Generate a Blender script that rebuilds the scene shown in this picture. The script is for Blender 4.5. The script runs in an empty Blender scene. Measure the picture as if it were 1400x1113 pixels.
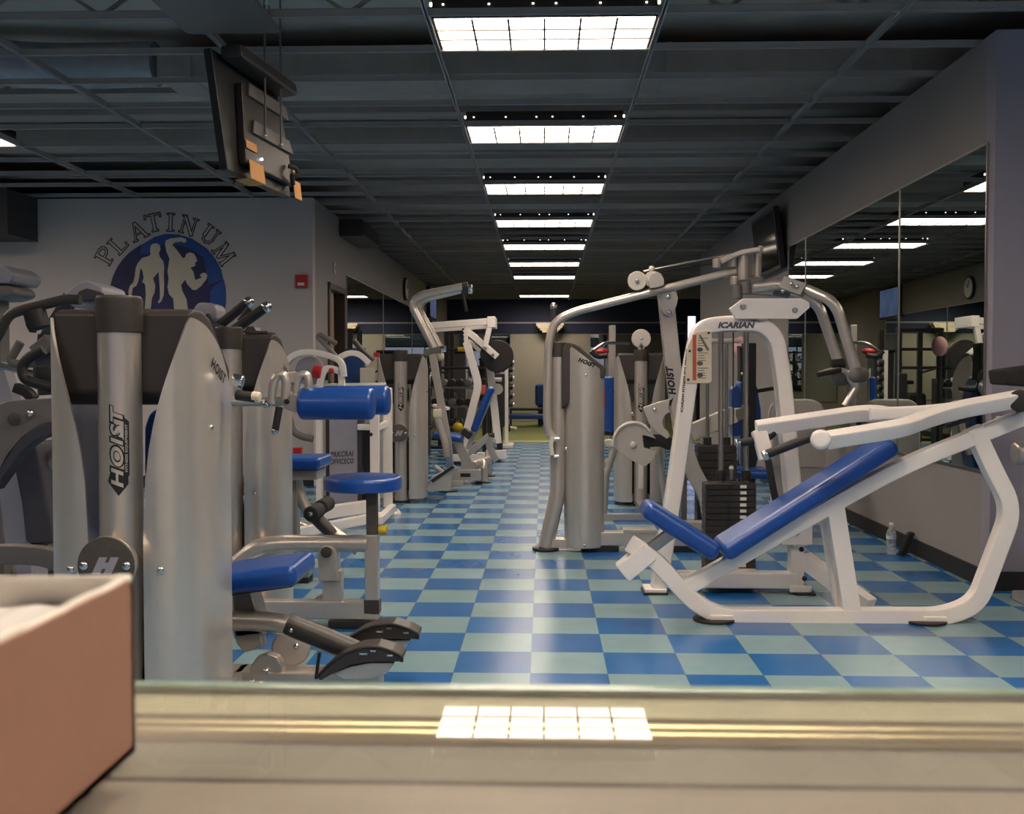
import bpy, bmesh, math, random
from mathutils import Vector, Matrix
random.seed(7)
PI = math.pi
V = Vector
SC = bpy.context.scene
COL = SC.collection

# ------------------------------------------------------------------ camera
F = 1420.0
CAMZ = 1.18
YAW = math.atan(44.0 / F)
PITCH = math.atan(44.5 / F)
cam_data = bpy.data.cameras.new('camera')
cam = bpy.data.objects.new('camera', cam_data)
COL.objects.link(cam)
cam.location = (0, 0, CAMZ)
cam.rotation_euler = (PI / 2 - PITCH, 0, YAW)
cam_data.sensor_width = 36
cam_data.sensor_fit = 'HORIZONTAL'
cam_data.lens = 36 * F / 1400
cam_data.clip_start = 0.005
cam_data.clip_end = 200
cam_data.dof.use_dof = True
cam_data.dof.focus_distance = 5.5
cam_data.dof.aperture_fstop = 60
SC.camera = cam
CR = cam.rotation_euler.to_matrix()
C0 = V((0, 0, CAMZ))


def ray(x, y):
    return CR @ V(((x - 700) / F, (556.5 - y) / F, -1))


def P(x, y, Y):
    "where the sight line of a photo point meets the vertical plane at depth Y"
    d = ray(x, y)
    return C0 + d * (Y / d.y)


def G(x, y, z=0.0):
    d = ray(x, y)
    return C0 + d * ((z - CAMZ) / d.z)


def PXP(x, y, X):
    d = ray(x, y)
    return C0 + d * (X / d.x)


# ------------------------------------------------------------------ materials
def lin(c):
    c = c / 255.0
    return c / 12.92 if c <= 0.04045 else ((c + 0.055) / 1.055) ** 2.4


def rgb(r, g, b):
    return (lin(r), lin(g), lin(b), 1)


MATS = {}


def mat(name, col, rough=0.5, metal=0.0, var=0.06, scale=8.0, bump=0.0, bscale=60.0, coat=0.0, spec=0.5, stretch=None):
    if name in MATS:
        return MATS[name]
    m = bpy.data.materials.new(name)
    m.use_nodes = True
    nt = m.node_tree
    b = nt.nodes['Principled BSDF']
    tc = nt.nodes.new('ShaderNodeTexCoord')
    mp = nt.nodes.new('ShaderNodeMapping')
    if stretch:
        mp.inputs['Scale'].default_value = stretch
    nt.links.new(tc.outputs['Object'], mp.inputs['Vector'])
    n = nt.nodes.new('ShaderNodeTexNoise')
    n.inputs['Scale'].default_value = scale
    n.inputs['Detail'].default_value = 4
    nt.links.new(mp.outputs['Vector'], n.inputs['Vector'])
    rp = nt.nodes.new('ShaderNodeMapRange')
    rp.inputs['To Min'].default_value = 1 - var
    rp.inputs['To Max'].default_value = 1 + var
    rp.inputs['From Min'].default_value = 0.25
    rp.inputs['From Max'].default_value = 0.75
    nt.links.new(n.outputs['Fac'], rp.inputs['Value'])
    mx = nt.nodes.new('ShaderNodeVectorMath')
    mx.operation = 'SCALE'
    mx.inputs[0].default_value = col[:3]
    nt.links.new(rp.outputs['Result'], mx.inputs['Scale'])
    nt.links.new(mx.outputs['Vector'], b.inputs['Base Color'])
    b.inputs['Roughness'].default_value = rough
    b.inputs['Metallic'].default_value = metal
    b.inputs['Specular IOR Level'].default_value = spec
    if coat:
        b.inputs['Coat Weight'].default_value = coat
        b.inputs['Coat Roughness'].default_value = 0.12
    if bump:
        n2 = nt.nodes.new('ShaderNodeTexNoise')
        n2.inputs['Scale'].default_value = bscale
        n2.inputs['Detail'].default_value = 3
        nt.links.new(mp.outputs['Vector'], n2.inputs['Vector'])
        bp = nt.nodes.new('ShaderNodeBump')
        bp.inputs['Strength'].default_value = bump
        bp.inputs['Distance'].default_value = 0.004
        nt.links.new(n2.outputs['Fac'], bp.inputs['Height'])
        nt.links.new(bp.outputs['Normal'], b.inputs['Normal'])
    MATS[name] = m
    return m


def lamp_lens(name, col, strength):
    "prismatic lamp lens: throws most of its light downwards, less of it sideways"
    m = emit(name, col, strength)
    nt = m.node_tree
    N, L = nt.nodes, nt.links
    e = [n for n in N if n.type == 'EMISSION'][0]
    g = N.new('ShaderNodeNewGeometry')
    d = N.new('ShaderNodeVectorMath')
    d.operation = 'DOT_PRODUCT'
    L.new(g.outputs['Normal'], d.inputs[0])
    L.new(g.outputs['Incoming'], d.inputs[1])
    tc = N.new('ShaderNodeTexCoord')
    ns = N.new('ShaderNodeTexNoise')
    ns.inputs['Scale'].default_value = 3
    L.new(tc.outputs['Object'], ns.inputs['Vector'])
    r = N.new('ShaderNodeMapRange')
    r.inputs['To Min'].default_value = strength * 0.16
    r.inputs['To Max'].default_value = strength * 1.0
    L.new(d.outputs['Value'], r.inputs['Value'])
    k = N.new('ShaderNodeMapRange')
    k.inputs['To Min'].default_value = 0.75
    k.inputs['To Max'].default_value = 1.25
    L.new(ns.outputs['Fac'], k.inputs['Value'])
    mu_ = N.new('ShaderNodeMath')
    mu_.operation = 'MULTIPLY'
    L.new(r.outputs['Result'], mu_.inputs[0])
    L.new(k.outputs['Result'], mu_.inputs[1])
    L.new(mu_.outputs[0], e.inputs['Strength'])
    return m


def emit(name, col, strength, var=0.0, scale=2.0):
    if name in MATS:
        return MATS[name]
    m = bpy.data.materials.new(name)
    m.use_nodes = True
    nt = m.node_tree
    for n in list(nt.nodes):
        nt.nodes.remove(n)
    o = nt.nodes.new('ShaderNodeOutputMaterial')
    e = nt.nodes.new('ShaderNodeEmission')
    e.inputs['Color'].default_value = col
    e.inputs['Strength'].default_value = strength
    if var:
        tc = nt.nodes.new('ShaderNodeTexCoord')
        ns = nt.nodes.new('ShaderNodeTexNoise')
        ns.inputs['Scale'].default_value = scale
        nt.links.new(tc.outputs['Object'], ns.inputs['Vector'])
        r = nt.nodes.new('ShaderNodeMapRange')
        r.inputs['To Min'].default_value = strength * (1 - var)
        r.inputs['To Max'].default_value = strength * (1 + var)
        nt.links.new(ns.outputs['Fac'], r.inputs['Value'])
        nt.links.new(r.outputs['Result'], e.inputs['Strength'])
    nt.links.new(e.outputs['Emission'], o.inputs['Surface'])
    MATS[name] = m
    return m


M_wall = mat('wall_paint', rgb(150, 142, 138), 0.75, var=0.03, scale=1.5, bump=0.15, bscale=180)
M_wallR = mat('lavender_light_tint', rgb(156, 148, 158), 0.75, var=0.03, scale=1.5, bump=0.15, bscale=180)  # lavender tint painted in for bluish light falling on this wall
M_wallM = mat('mural_wall_brightened', rgb(196, 184, 178), 0.75, var=0.03, scale=1.5, bump=0.15, bscale=180)  # copy of the wall paint, lightened to offset dim light here
M_bulk = mat('charcoal_paint', rgb(66, 63, 64), 0.8, var=0.06)
M_navy = mat('navy_wall_paint', rgb(42, 50, 78), 0.7, var=0.05, scale=1.2)
M_beige = mat('beige_wall_paint', rgb(168, 162, 148), 0.8, var=0.03, scale=1.0)
M_deck = mat('charcoal_deck', rgb(186, 173, 162), 0.9, var=0.15, scale=1.5)
M_joist = mat('grey_joist', rgb(166, 155, 146), 0.7, var=0.08)
M_grid = mat('grey_ceiling_grid', rgb(172, 165, 160), 0.7, var=0.05)
M_base = mat('black_rubber_base', rgb(34, 32, 32), 0.6, var=0.1)
M_silver = mat('silver_powder_coat', rgb(204, 194, 184), 0.28, 0.6, var=0.04, scale=30)
M_shield = mat('silver_shield', rgb(212, 203, 192), 0.28, 0.6, var=0.03, scale=20)
M_white = mat('white_powder_coat', rgb(240, 230, 222), 0.3, var=0.025, scale=6, coat=0.3)
M_offwhite = mat('cream_powder_coat', rgb(212, 202, 190), 0.4, var=0.03, scale=6)
M_blue = mat('blue_vinyl', rgb(24, 72, 150), 0.30, var=0.08, scale=10, bump=0.12, bscale=250, coat=0.15)
M_black = mat('black_rubber', rgb(34, 31, 30), 0.55, var=0.1, scale=30, bump=0.2, bscale=220)
M_house = mat('dark_brown_plastic', rgb(60, 53, 49), 0.42, var=0.05, scale=20)
M_foam = mat('black_foam', rgb(44, 41, 40), 0.8, var=0.1, scale=40, bump=0.3, bscale=260)
M_chrome = mat('chrome', rgb(225, 222, 218), 0.12, 1.0, var=0.02)
M_steel = mat('brushed_steel', rgb(170, 166, 160), 0.28, 1.0, var=0.05, scale=40)
M_iron = mat('black_iron', rgb(40, 37, 36), 0.5, 0.2, var=0.1, scale=30)
M_stack = mat('stack_plate', rgb(48, 43, 41), 0.5, 0.1, var=0.08, scale=20)
M_red = mat('red_plastic', rgb(178, 30, 32), 0.4, var=0.05)
M_orange = mat('orange_red_plastic', rgb(196, 84, 60), 0.5, var=0.05)
M_yellow = mat('yellow_plastic', rgb(212, 178, 40), 0.5, var=0.05)
M_sticker = mat('white_sticker', rgb(222, 216, 206), 0.6, var=0.02)
M_cream = mat('cream_placard', rgb(218, 204, 178), 0.6, var=0.02)
M_dark = mat('dark_lettering', rgb(30, 27, 27), 0.6, var=0.02)
M_greytext = mat('grey_lettering', rgb(84, 80, 82), 0.6, var=0.02)
M_lightgrey = mat('light_grey_plastic', rgb(160, 156, 164), 0.4, var=0.04)
M_midgrey = mat('mid_grey_plastic', rgb(112, 106, 102), 0.5, var=0.04)
M_slate = mat('slate_plastic', rgb(62, 60, 68), 0.5, var=0.06)
M_tv = mat('tv_casing', rgb(40, 38, 38), 0.4, var=0.06)
M_screen = mat('tv_glass', rgb(14, 14, 16), 0.08, var=0.02)
M_tape = mat('tan_tape', rgb(222, 158, 92), 0.6, var=0.06)
M_carpet = mat('green_turf', rgb(116, 122, 74), 0.95, var=0.12, scale=30, bump=0.4, bscale=300)
M_yline = mat('yellow_strip', rgb(168, 158, 92), 0.8, var=0.08)
M_door = mat('door_wood', rgb(156, 124, 88), 0.5, var=0.12, scale=3, stretch=(6, 6, 0.6))
M_doorframe = mat('door_frame_brown', rgb(72, 58, 48), 0.5, var=0.06)
M_void = mat('painted_dark_room', rgb(20, 22, 32), 0.9, var=0.1)
M_muralnavy = mat('mural_navy', rgb(34, 34, 82), 0.6, var=0.45, scale=2.6)
M_muralblue = mat('mural_blue', rgb(22, 70, 140), 0.6, var=0.25, scale=3)
M_muralfig = mat('mural_figure', rgb(206, 192, 170), 0.7, var=0.03)
M_bluejug = mat('blue_plastic', rgb(36, 66, 120), 0.25, var=0.1)
M_grime = mat('grey_plate_grime', rgb(96, 88, 80), 0.5, 0.4, var=0.14, scale=40)
M_pink = mat('pink_plastic', rgb(226, 168, 168), 0.5, var=0.03)


def mat_mirror():
    m = bpy.data.materials.new('mirror_glass')
    m.use_nodes = True
    nt = m.node_tree
    b = nt.nodes['Principled BSDF']
    tc = nt.nodes.new('ShaderNodeTexCoord')
    n = nt.nodes.new('ShaderNodeTexNoise')
    n.inputs['Scale'].default_value = 3
    nt.links.new(tc.outputs['Object'], n.inputs['Vector'])
    cr = nt.nodes.new('ShaderNodeValToRGB')
    cr.color_ramp.elements[0].color = (0.66, 0.72, 0.67, 1)
    cr.color_ramp.elements[1].color = (0.70, 0.76, 0.71, 1)
    nt.links.new(n.outputs['Fac'], cr.inputs['Fac'])
    nt.links.new(cr.outputs['Color'], b.inputs['Base Color'])
    b.inputs['Metallic'].default_value = 1
    b.inputs['Roughness'].default_value = 0.0
    return m


M_mirror = mat_mirror()


def mat_glass(name, col, rough=0.0, ior=1.45):
    m = bpy.data.materials.new(name)
    m.use_nodes = True
    b = m.node_tree.nodes['Principled BSDF']
    b.inputs['Base Color'].default_value = col
    b.inputs['Transmission Weight'].default_value = 1
    b.inputs['Roughness'].default_value = rough
    b.inputs['IOR'].default_value = ior
    return m




def mat_thin(name, col, ior, haze, hazecol, rough=0.02):
    "thin clear sheet: Fresnel mirror over see-through, with a little dust"
    m = bpy.data.materials.new(name)
    m.use_nodes = True
    nt = m.node_tree
    N, L = nt.nodes, nt.links
    for n in list(N):
        N.remove(n)
    o = N.new('ShaderNodeOutputMaterial')
    tr = N.new('ShaderNodeBsdfTransparent')
    tr.inputs['Color'].default_value = col
    gl = N.new('ShaderNodeBsdfGlossy')
    gl.inputs['Roughness'].default_value = rough
    df = N.new('ShaderNodeBsdfDiffuse')
    df.inputs['Color'].default_value = hazecol
    tc = N.new('ShaderNodeTexCoord')
    ns = N.new('ShaderNodeTexNoise')
    ns.inputs['Scale'].default_value = 45
    ns.inputs['Detail'].default_value = 6
    L.new(tc.outputs['Object'], ns.inputs['Vector'])
    mr = N.new('ShaderNodeMapRange')
    mr.inputs['From Min'].default_value = 0.3
    mr.inputs['From Max'].default_value = 0.75
    mr.inputs['To Min'].default_value = haze * 0.5
    mr.inputs['To Max'].default_value = haze * 1.6
    L.new(ns.outputs['Fac'], mr.inputs['Value'])
    m1 = N.new('ShaderNodeMixShader')
    L.new(mr.outputs['Result'], m1.inputs['Fac'])
    L.new(tr.outputs[0], m1.inputs[1])
    L.new(df.outputs[0], m1.inputs[2])
    fr = N.new('ShaderNodeFresnel')
    fr.inputs['IOR'].default_value = ior
    m2 = N.new('ShaderNodeMixShader')
    ge = N.new('ShaderNodeNewGeometry')
    inv = N.new('ShaderNodeMath')
    inv.operation = 'SUBTRACT'
    inv.inputs[0].default_value = 1
    L.new(ge.outputs['Backfacing'], inv.inputs[1])
    mu_ = N.new('ShaderNodeMath')
    mu_.operation = 'MULTIPLY'
    L.new(fr.outputs[0], mu_.inputs[0])
    L.new(inv.outputs[0], mu_.inputs[1])
    L.new(mu_.outputs[0], m2.inputs['Fac'])
    L.new(m1.outputs[0], m2.inputs[1])
    L.new(gl.outputs[0], m2.inputs[2])
    L.new(m2.outputs[0], o.inputs['Surface'])
    return m


M_glass = mat_thin('counter_glass', (0.95, 0.97, 0.95, 1), 1.22, 0.16, (0.58, 0.52, 0.46, 1))
M_pet = mat_thin('clear_plastic', (0.90, 0.94, 0.96, 1), 1.4, 0.28, (0.8, 0.83, 0.85, 1), 0.08)


def mat_floor(tx, ty, ox, oy):
    m = bpy.data.materials.new('checker_vinyl_tile')
    m.use_nodes = True
    nt = m.node_tree
    N = nt.nodes
    L = nt.links
    b = N['Principled BSDF']
    g = N.new('ShaderNodeNewGeometry')
    sep = N.new('ShaderNodeSeparateXYZ')
    L.new(g.outputs['Position'], sep.inputs[0])

    def math_(op, a, bb=None):
        n = N.new('ShaderNodeMath')
        n.operation = op
        for i, v in enumerate((a, bb)):
            if v is None:
                continue
            if isinstance(v, (int, float)):
                n.inputs[i].default_value = v
            else:
                L.new(v, n.inputs[i])
        return n.outputs[0]
    u = math_('DIVIDE', math_('SUBTRACT', sep.outputs['X'], ox), tx)
    v = math_('DIVIDE', math_('SUBTRACT', sep.outputs['Y'], oy), ty)
    fu = math_('FLOOR', u)
    fv = math_('FLOOR', v)
    par = math_('FLOORED_MODULO', math_('ADD', fu, fv), 2.0)
    cmb = N.new('ShaderNodeCombineXYZ')
    L.new(fu, cmb.inputs[0])
    L.new(fv, cmb.inputs[1])
    wn = N.new('ShaderNodeTexWhiteNoise')
    wn.noise_dimensions = '3D'
    L.new(cmb.outputs[0], wn.inputs['Vector'])
    # seams
    du = math_('ABSOLUTE', math_('SUBTRACT', math_('FRACT', u), 0.5))
    dv = math_('ABSOLUTE', math_('SUBTRACT', math_('FRACT', v), 0.5))
    seam = math_('GREATER_THAN', math_('MAXIMUM', du, dv), 0.4955)
    # marbled streaks
    ns = N.new('ShaderNodeTexNoise')
    ns.inputs['Scale'].default_value = 5
    ns.inputs['Detail'].default_value = 5
    ns.inputs['Roughness'].default_value = 0.5
    ns.inputs['Distortion'].default_value = 0.6
    L.new(g.outputs['Position'], ns.inputs['Vector'])
    mixc = N.new('ShaderNodeMix')
    mixc.data_type = 'RGBA'
    L.new(par, mixc.inputs['Factor'])
    mixc.inputs['A'].default_value = rgb(126, 157, 166)
    mixc.inputs['B'].default_value = rgb(30, 98, 162)
    fac = math_('ADD', math_('MULTIPLY', ns.outputs['Fac'], 0.3), math_('MULTIPLY', wn.outputs['Value'], 0.12))
    fac = math_('ADD', fac, 0.8)
    sc = N.new('ShaderNodeVectorMath')
    sc.operation = 'SCALE'
    L.new(mixc.outputs['Result'], sc.inputs[0])
    L.new(fac, sc.inputs['Scale'])
    mix2 = N.new('ShaderNodeMix')
    mix2.data_type = 'RGBA'
    L.new(seam, mix2.inputs['Factor'])
    L.new(sc.outputs['Vector'], mix2.inputs['A'])
    mix2.inputs['B'].default_value = rgb(70, 108, 132)
    # scuffs
    n3 = N.new('ShaderNodeTexNoise')
    n3.inputs['Scale'].default_value = 2.6
    n3.inputs['Detail'].default_value = 4
    n3.inputs['Roughness'].default_value = 0.7
    L.new(g.outputs['Position'], n3.inputs['Vector'])
    r3 = N.new('ShaderNodeMapRange')
    r3.inputs['From Min'].default_value = 0.70
    r3.inputs['From Max'].default_value = 0.82
    r3.inputs['To Max'].default_value = 0.22
    L.new(n3.outputs['Fac'], r3.inputs['Value'])
    mix3 = N.new('ShaderNodeMix')
    mix3.data_type = 'RGBA'
    L.new(r3.outputs['Result'], mix3.inputs['Factor'])
    L.new(mix2.outputs['Result'], mix3.inputs['A'])
    mix3.inputs['B'].default_value = rgb(170, 178, 172)
    L.new(mix3.outputs['Result'], b.inputs['Base Color'])
    rr = N.new('ShaderNodeMapRange')
    rr.inputs['To Min'].default_value = 0.18
    rr.inputs['To Max'].default_value = 0.27
    L.new(ns.outputs['Fac'], rr.inputs['Value'])
    L.new(rr.outputs['Result'], b.inputs['Roughness'])
    return m


# ------------------------------------------------------------------ mesh helpers
def fillet(pts, r, n=6):
    pts = [V(p) for p in pts]
    if r <= 0 or len(pts) < 3:
        return pts
    out = [pts[0]]
    for i in range(1, len(pts) - 1):
        a, b, c = pts[i - 1], pts[i], pts[i + 1]
        d1, d2 = (a - b), (c - b)
        l1, l2 = d1.length, d2.length
        rr = min(r, l1 * 0.49, l2 * 0.49)
        s, e = b + d1 / l1 * rr, b + d2 / l2 * rr
        for k in range(n + 1):
            t = k / n
            out.append(s * (1 - t) ** 2 + b * 2 * t * (1 - t) + e * t * t)
    out.append(pts[-1])
    return out


def frame(o, x, z):
    x = V(x).normalized()
    z = V(z)
    y = z.cross(x).normalized()
    z = x.cross(y).normalized()
    m = Matrix((x, y, z)).transposed().to_4x4()
    m.translation = V(o)
    return m


class MB:
    def __init__(s, xf=None):
        s.bm = bmesh.new()
        s.xf = xf

    def take(s, t, m=None):
        if m is not None:
            t.transform(m)
        me = bpy.data.meshes.new('tmp')
        t.to_mesh(me)
        t.free()
        s.bm.from_mesh(me)
        bpy.data.meshes.remove(me)
        return s

    def box(s, c, size, m=None, bev=0.0, seg=2):
        t = bmesh.new()
        bmesh.ops.create_cube(t, size=1)
        t.transform(Matrix.Diagonal((*size, 1)))
        if bev:
            bmesh.ops.bevel(t, geom=list(t.edges), offset=min(bev, min(size) * 0.49), segments=seg, affect='EDGES', profile=0.5)
        mm = Matrix.Translation(V(c)) if c is not None else Matrix.Identity(4)
        return s.take(t, (m @ mm) if m is not None else mm)

    def slab(s, lo, hi, bev=0.0, seg=2):
        lo, hi = V(lo), V(hi)
        sz = V((abs(hi.x - lo.x), abs(hi.y - lo.y), abs(hi.z - lo.z)))
        return s.box((lo + hi) / 2, sz, bev=bev, seg=seg)

    def beam(s, a, b, w, h, up=(0, 0, 1), bev=0.008):
        a, b = V(a), V(b)
        L = (b - a).length
        m = frame((a + b) / 2, b - a, up)
        return s.box(None, (L, w, h), m, bev)

    def sweep(s, prof, path, nrm, cap=True):
        "profile of (n, b) pairs swept along a path that lies in the plane with normal nrm"
        t = bmesh.new()
        nrm = V(nrm).normalized()
        rings = []
        n = len(path)
        for i in range(n):
            if i == 0:
                T = path[1] - path[0]
            elif i == n - 1:
                T = path[-1] - path[-2]
            else:
                T = (path[i + 1] - path[i]).normalized() + (path[i] - path[i - 1]).normalized()
            T.normalize()
            B = T.cross(nrm).normalized()
            N = B.cross(T).normalized()
            k = 1.0
            if 0 < i < n - 1:
                c = T.dot((path[i] - path[i - 1]).normalized())
                k = 1 / max(c, 0.5)
            rings.append([t.verts.new(path[i] + N * p[0] + B * p[1] * k) for p in prof])
        m = len(prof)
        for i in range(n - 1):
            for j in range(m):
                t.faces.new((rings[i][j], rings[i][(j + 1) % m], rings[i + 1][(j + 1) % m], rings[i + 1][j]))
        if cap:
            t.faces.new(rings[0][::-1])
            t.faces.new(rings[-1])
        bmesh.ops.recalc_face_normals(t, faces=list(t.faces))
        return s.take(t)

    def rtube(s, pts, w, h, nrm, r=0.08, c=0.007, n=6):
        "rectangular tube: w across the plane, h in the plane"
        path = fillet(pts, r, n)
        prof = []
        c = min(c, w * 0.4, h * 0.4)
        for (sx, sy, a0) in ((1, 1, 0), (-1, 1, 90), (-1, -1, 180), (1, -1, 270)):
            for k in range(3):
                a = math.radians(a0 + 45 * k)
                prof.append((sx * (w / 2 - c) + c * math.cos(a), sy * (h / 2 - c) + c * math.sin(a)))
        return s.sweep(prof, path, nrm)

    def tube(s, pts, rad, r=0.06, n=6, seg=16, taper=None):
        path = fillet(pts, r, n)
        t = bmesh.new()
        T0 = (path[1] - path[0]).normalized()
        up = V((0, 0, 1)) if abs(T0.z) < 0.9 else V((1, 0, 0))
        N = T0.cross(up).normalized()
        rings = []
        cnt = len(path)
        for i, p in enumerate(path):
            if i == 0:
                T = path[1] - path[0]
            elif i == cnt - 1:
                T = path[-1] - path[-2]
            else:
                T = (path[i + 1] - p).normalized() + (p - path[i - 1]).normalized()
            T.normalize()
            N = (N - T * N.dot(T)).normalized()
            B = T.cross(N)
            R = rad if taper is None else rad + (taper - rad) * i / (cnt - 1)
            rings.append([t.verts.new(p + (N * math.cos(2 * PI * k / seg) + B * math.sin(2 * PI * k / seg)) * R) for k in range(seg)])
        for i in range(cnt - 1):
            for j in range(seg):
                t.faces.new((rings[i][j], rings[i][(j + 1) % seg], rings[i + 1][(j + 1) % seg], rings[i + 1][j]))
        t.faces.new(rings[0][::-1])
        t.faces.new(rings[-1])
        bmesh.ops.recalc_face_normals(t, faces=list(t.faces))
        return s.take(t)

    def lathe(s, prof, o, axis=(0, 0, 1), seg=28):
        "profile of (radius, height) pairs"
        axis = V(axis).normalized()
        x = axis.orthogonal().normalized()
        y = axis.cross(x)
        o = V(o)
        t = bmesh.new()
        rings = []
        for (r, h) in prof:
            if r < 1e-6:
                rings.append([t.verts.new(o + axis * h)])
            else:
                rings.append([t.verts.new(o + axis * h + (x * math.cos(2 * PI * k / seg) + y * math.sin(2 * PI * k / seg)) * r) for k in range(seg)])
        for a, b in zip(rings[:-1], rings[1:]):
            for j in range(seg):
                k = (j + 1) % seg
                if len(a) == 1 and len(b) > 1:
                    t.faces.new((a[0], b[k], b[j]))
                elif len(b) == 1 and len(a) > 1:
                    t.faces.new((a[j], a[k], b[0]))
                elif len(a) > 1 and len(b) > 1:
                    t.faces.new((a[j], a[k], b[k], b[j]))
        if len(rings[0]) > 1:
            t.faces.new(rings[0][::-1])
        if len(rings[-1]) > 1:
            t.faces.new(rings[-1])
        bmesh.ops.recalc_face_normals(t, faces=list(t.faces))
        return s.take(t)

    def cyl(s, a, b, r, r2=None, bev=0.004, seg=24):
        a, b = V(a), V(b)
        L = (b - a).length
        r2 = r if r2 is None else r2
        e = min(bev, r * 0.4, r2 * 0.4, L * 0.3)
        return s.lathe([(0, 0), (r - e, 0), (r - e * 0.3, e * 0.3), (r, e), (r2, L - e), (r2 - e * 0.3, L - e * 0.3), (r2 - e, L), (0, L)], a, b - a, seg)

    def roll(s, a, b, r, e=0.02, seg=32):
        "padded roller with soft rounded ends"
        a, b = V(a), V(b)
        L = (b - a).length
        pr = [(0, 0), (r - e, 0)]
        for k in range(1, 6):
            q = PI / 2 * k / 5
            pr.append((r - e + e * math.sin(q), e - e * math.cos(q)))
        for k in range(0, 5):
            q = PI / 2 * k / 5
            pr.append((r - e + e * math.cos(q), L - e + e * math.sin(q)))
        pr += [(r - e, L), (0, L)]
        return s.lathe(pr, a, b - a, seg)

    def ball(s, c, r, sc=(1, 1, 1), u=16, v=10):
        t = bmesh.new()
        bmesh.ops.create_uvsphere(t, u_segments=u, v_segments=v, radius=r)
        t.transform(Matrix.Diagonal((*sc, 1)))
        return s.take(t, Matrix.Translation(V(c)))

    def prism(s, pts, off, bev=0.0, seg=2):
        t = bmesh.new()
        off = V(off)
        va = [t.verts.new(V(p)) for p in pts]
        vb = [t.verts.new(V(p) + off) for p in pts]
        t.faces.new(va[::-1])
        t.faces.new(vb)
        n = len(pts)
        for i in range(n):
            t.faces.new((va[i], va[(i + 1) % n], vb[(i + 1) % n], vb[i]))
        bmesh.ops.recalc_face_normals(t, faces=list(t.faces))
        if bev:
            bmesh.ops.bevel(t, geom=list(t.edges), offset=bev, segments=seg, affect='EDGES', profile=0.5)
        return s.take(t)

    def pad(s, a, b, w, th, nrm, bev=0.03, seg=4, taper=1.0):
        "upholstered pad whose top mid-line runs a > b; nrm points out of its top"
        a, b, nrm = V(a), V(b), V(nrm).normalized()
        L = (b - a).length
        m = frame((a + b) / 2 - nrm * th / 2, b - a, nrm)
        t = bmesh.new()
        bmesh.ops.create_cube(t, size=1)
        t.transform(Matrix.Diagonal((L, w, th, 1)))
        if taper != 1.0:
            for v in t.verts:
                if v.co.x > 0:
                    v.co.y *= taper
        bmesh.ops.bevel(t, geom=list(t.edges), offset=min(bev, th * 0.48), segments=seg, affect='EDGES', profile=0.5)
        return s.take(t, m)

    def build(s, name, material, parent=None, angle=38):
        me = bpy.data.meshes.new(name)
        bm = s.bm
        if s.xf is not None:
            bm.transform(s.xf)
        if parent is not None:
            bm.transform(Matrix.Translation(-world_of(parent)))
        bmesh.ops.recalc_face_normals(bm, faces=list(bm.faces))
        bm.to_mesh(me)
        bm.free()
        me.polygons.foreach_set('use_smooth', [angle > 5] * len(me.polygons))
        me.set_sharp_from_angle(angle=math.radians(angle))
        me.materials.append(material)
        o = bpy.data.objects.new(name, me)
        COL.objects.link(o)
        if parent is not None:
            o.parent = parent
        if angle > 5:
            wn = o.modifiers.new('even_normals', 'WEIGHTED_NORMAL')
            wn.keep_sharp = True
            wn.weight = 100
        return o


def world_of(o):
    p = V((0, 0, 0))
    while o is not None:
        p = p + o.location
        o = o.parent
    return p


def thing(name, label, cat, loc, group=None):
    o = bpy.data.objects.new(name, None)
    o.empty_display_size = 0.1
    COL.objects.link(o)
    o.location = V(loc)
    o['label'] = label
    o['category'] = cat
    if group:
        o['group'] = group
    return o


def tag(o, label, cat, group=None):
    o['label'] = label
    o['category'] = cat
    if group:
        o['group'] = group
    return o


def struct(o):
    o['kind'] = 'structure'
    return o


def stext(txt, size, offset=0.0, shear=0.0, spacing=1.0, depth=0.0):
    "lettering as a mesh in the XY plane, centred on the origin"
    cu = bpy.data.curves.new('txt', 'FONT')
    cu.body = txt
    cu.size = size
    cu.offset = offset
    cu.shear = shear
    cu.space_character = spacing
    cu.extrude = depth
    cu.align_x = 'CENTER'
    cu.align_y = 'CENTER'
    cu.resolution_u = 4
    ob = bpy.data.objects.new('txt', cu)
    COL.objects.link(ob)
    dg = bpy.context.evaluated_depsgraph_get()
    me = bpy.data.meshes.new_from_object(ob.evaluated_get(dg))
    bpy.data.objects.remove(ob)
    bpy.data.curves.remove(cu)
    t = bmesh.new()
    t.from_mesh(me)
    bpy.data.meshes.remove(me)
    return t


def fit(t, w, h):
    xs = [v.co.x for v in t.verts]
    ys = [v.co.y for v in t.verts]
    cx, cy = (min(xs) + max(xs)) / 2, (min(ys) + max(ys)) / 2
    sx, sy = w / (max(xs) - min(xs)), h / (max(ys) - min(ys))
    for v in t.verts:
        v.co.x = (v.co.x - cx) * sx
        v.co.y = (v.co.y - cy) * sy
    return t
# ------------------------------------------------------------------ room shell
WL, WR = -2.43, 2.43        # side walls of the aisle
YM = 10.87                  # wall with the mural
YP = 5.72                   # wall end beside the mirror
YE = 16.3                   # where the mirror wall ends
YF = 26.0                   # far wall
ZC = 3.033                  # ceiling grid
ZD = 3.5                   # deck above it
XO = 7.6

M_floor = mat_floor(0.3048, 0.315, -0.0533, 4.07)
o = MB().slab((-XO, -4, -0.1), (XO, 18.0, 0)).build('floor', M_floor)
struct(o)
o = MB().slab((-XO, 18.0, -0.1), (XO, YF, 0.004)).build('floor_turf', M_carpet)
struct(o)
o = MB().slab((-XO, 18.0, 0), (XO, 18.35, 0.012), bev=0.004).build('trim_1', M_yline)
struct(o)

o = MB().slab((-XO, -4.1, ZD), (XO, YF + 0.2, ZD + 0.1)).build('ceiling', M_deck)
struct(o)

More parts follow.
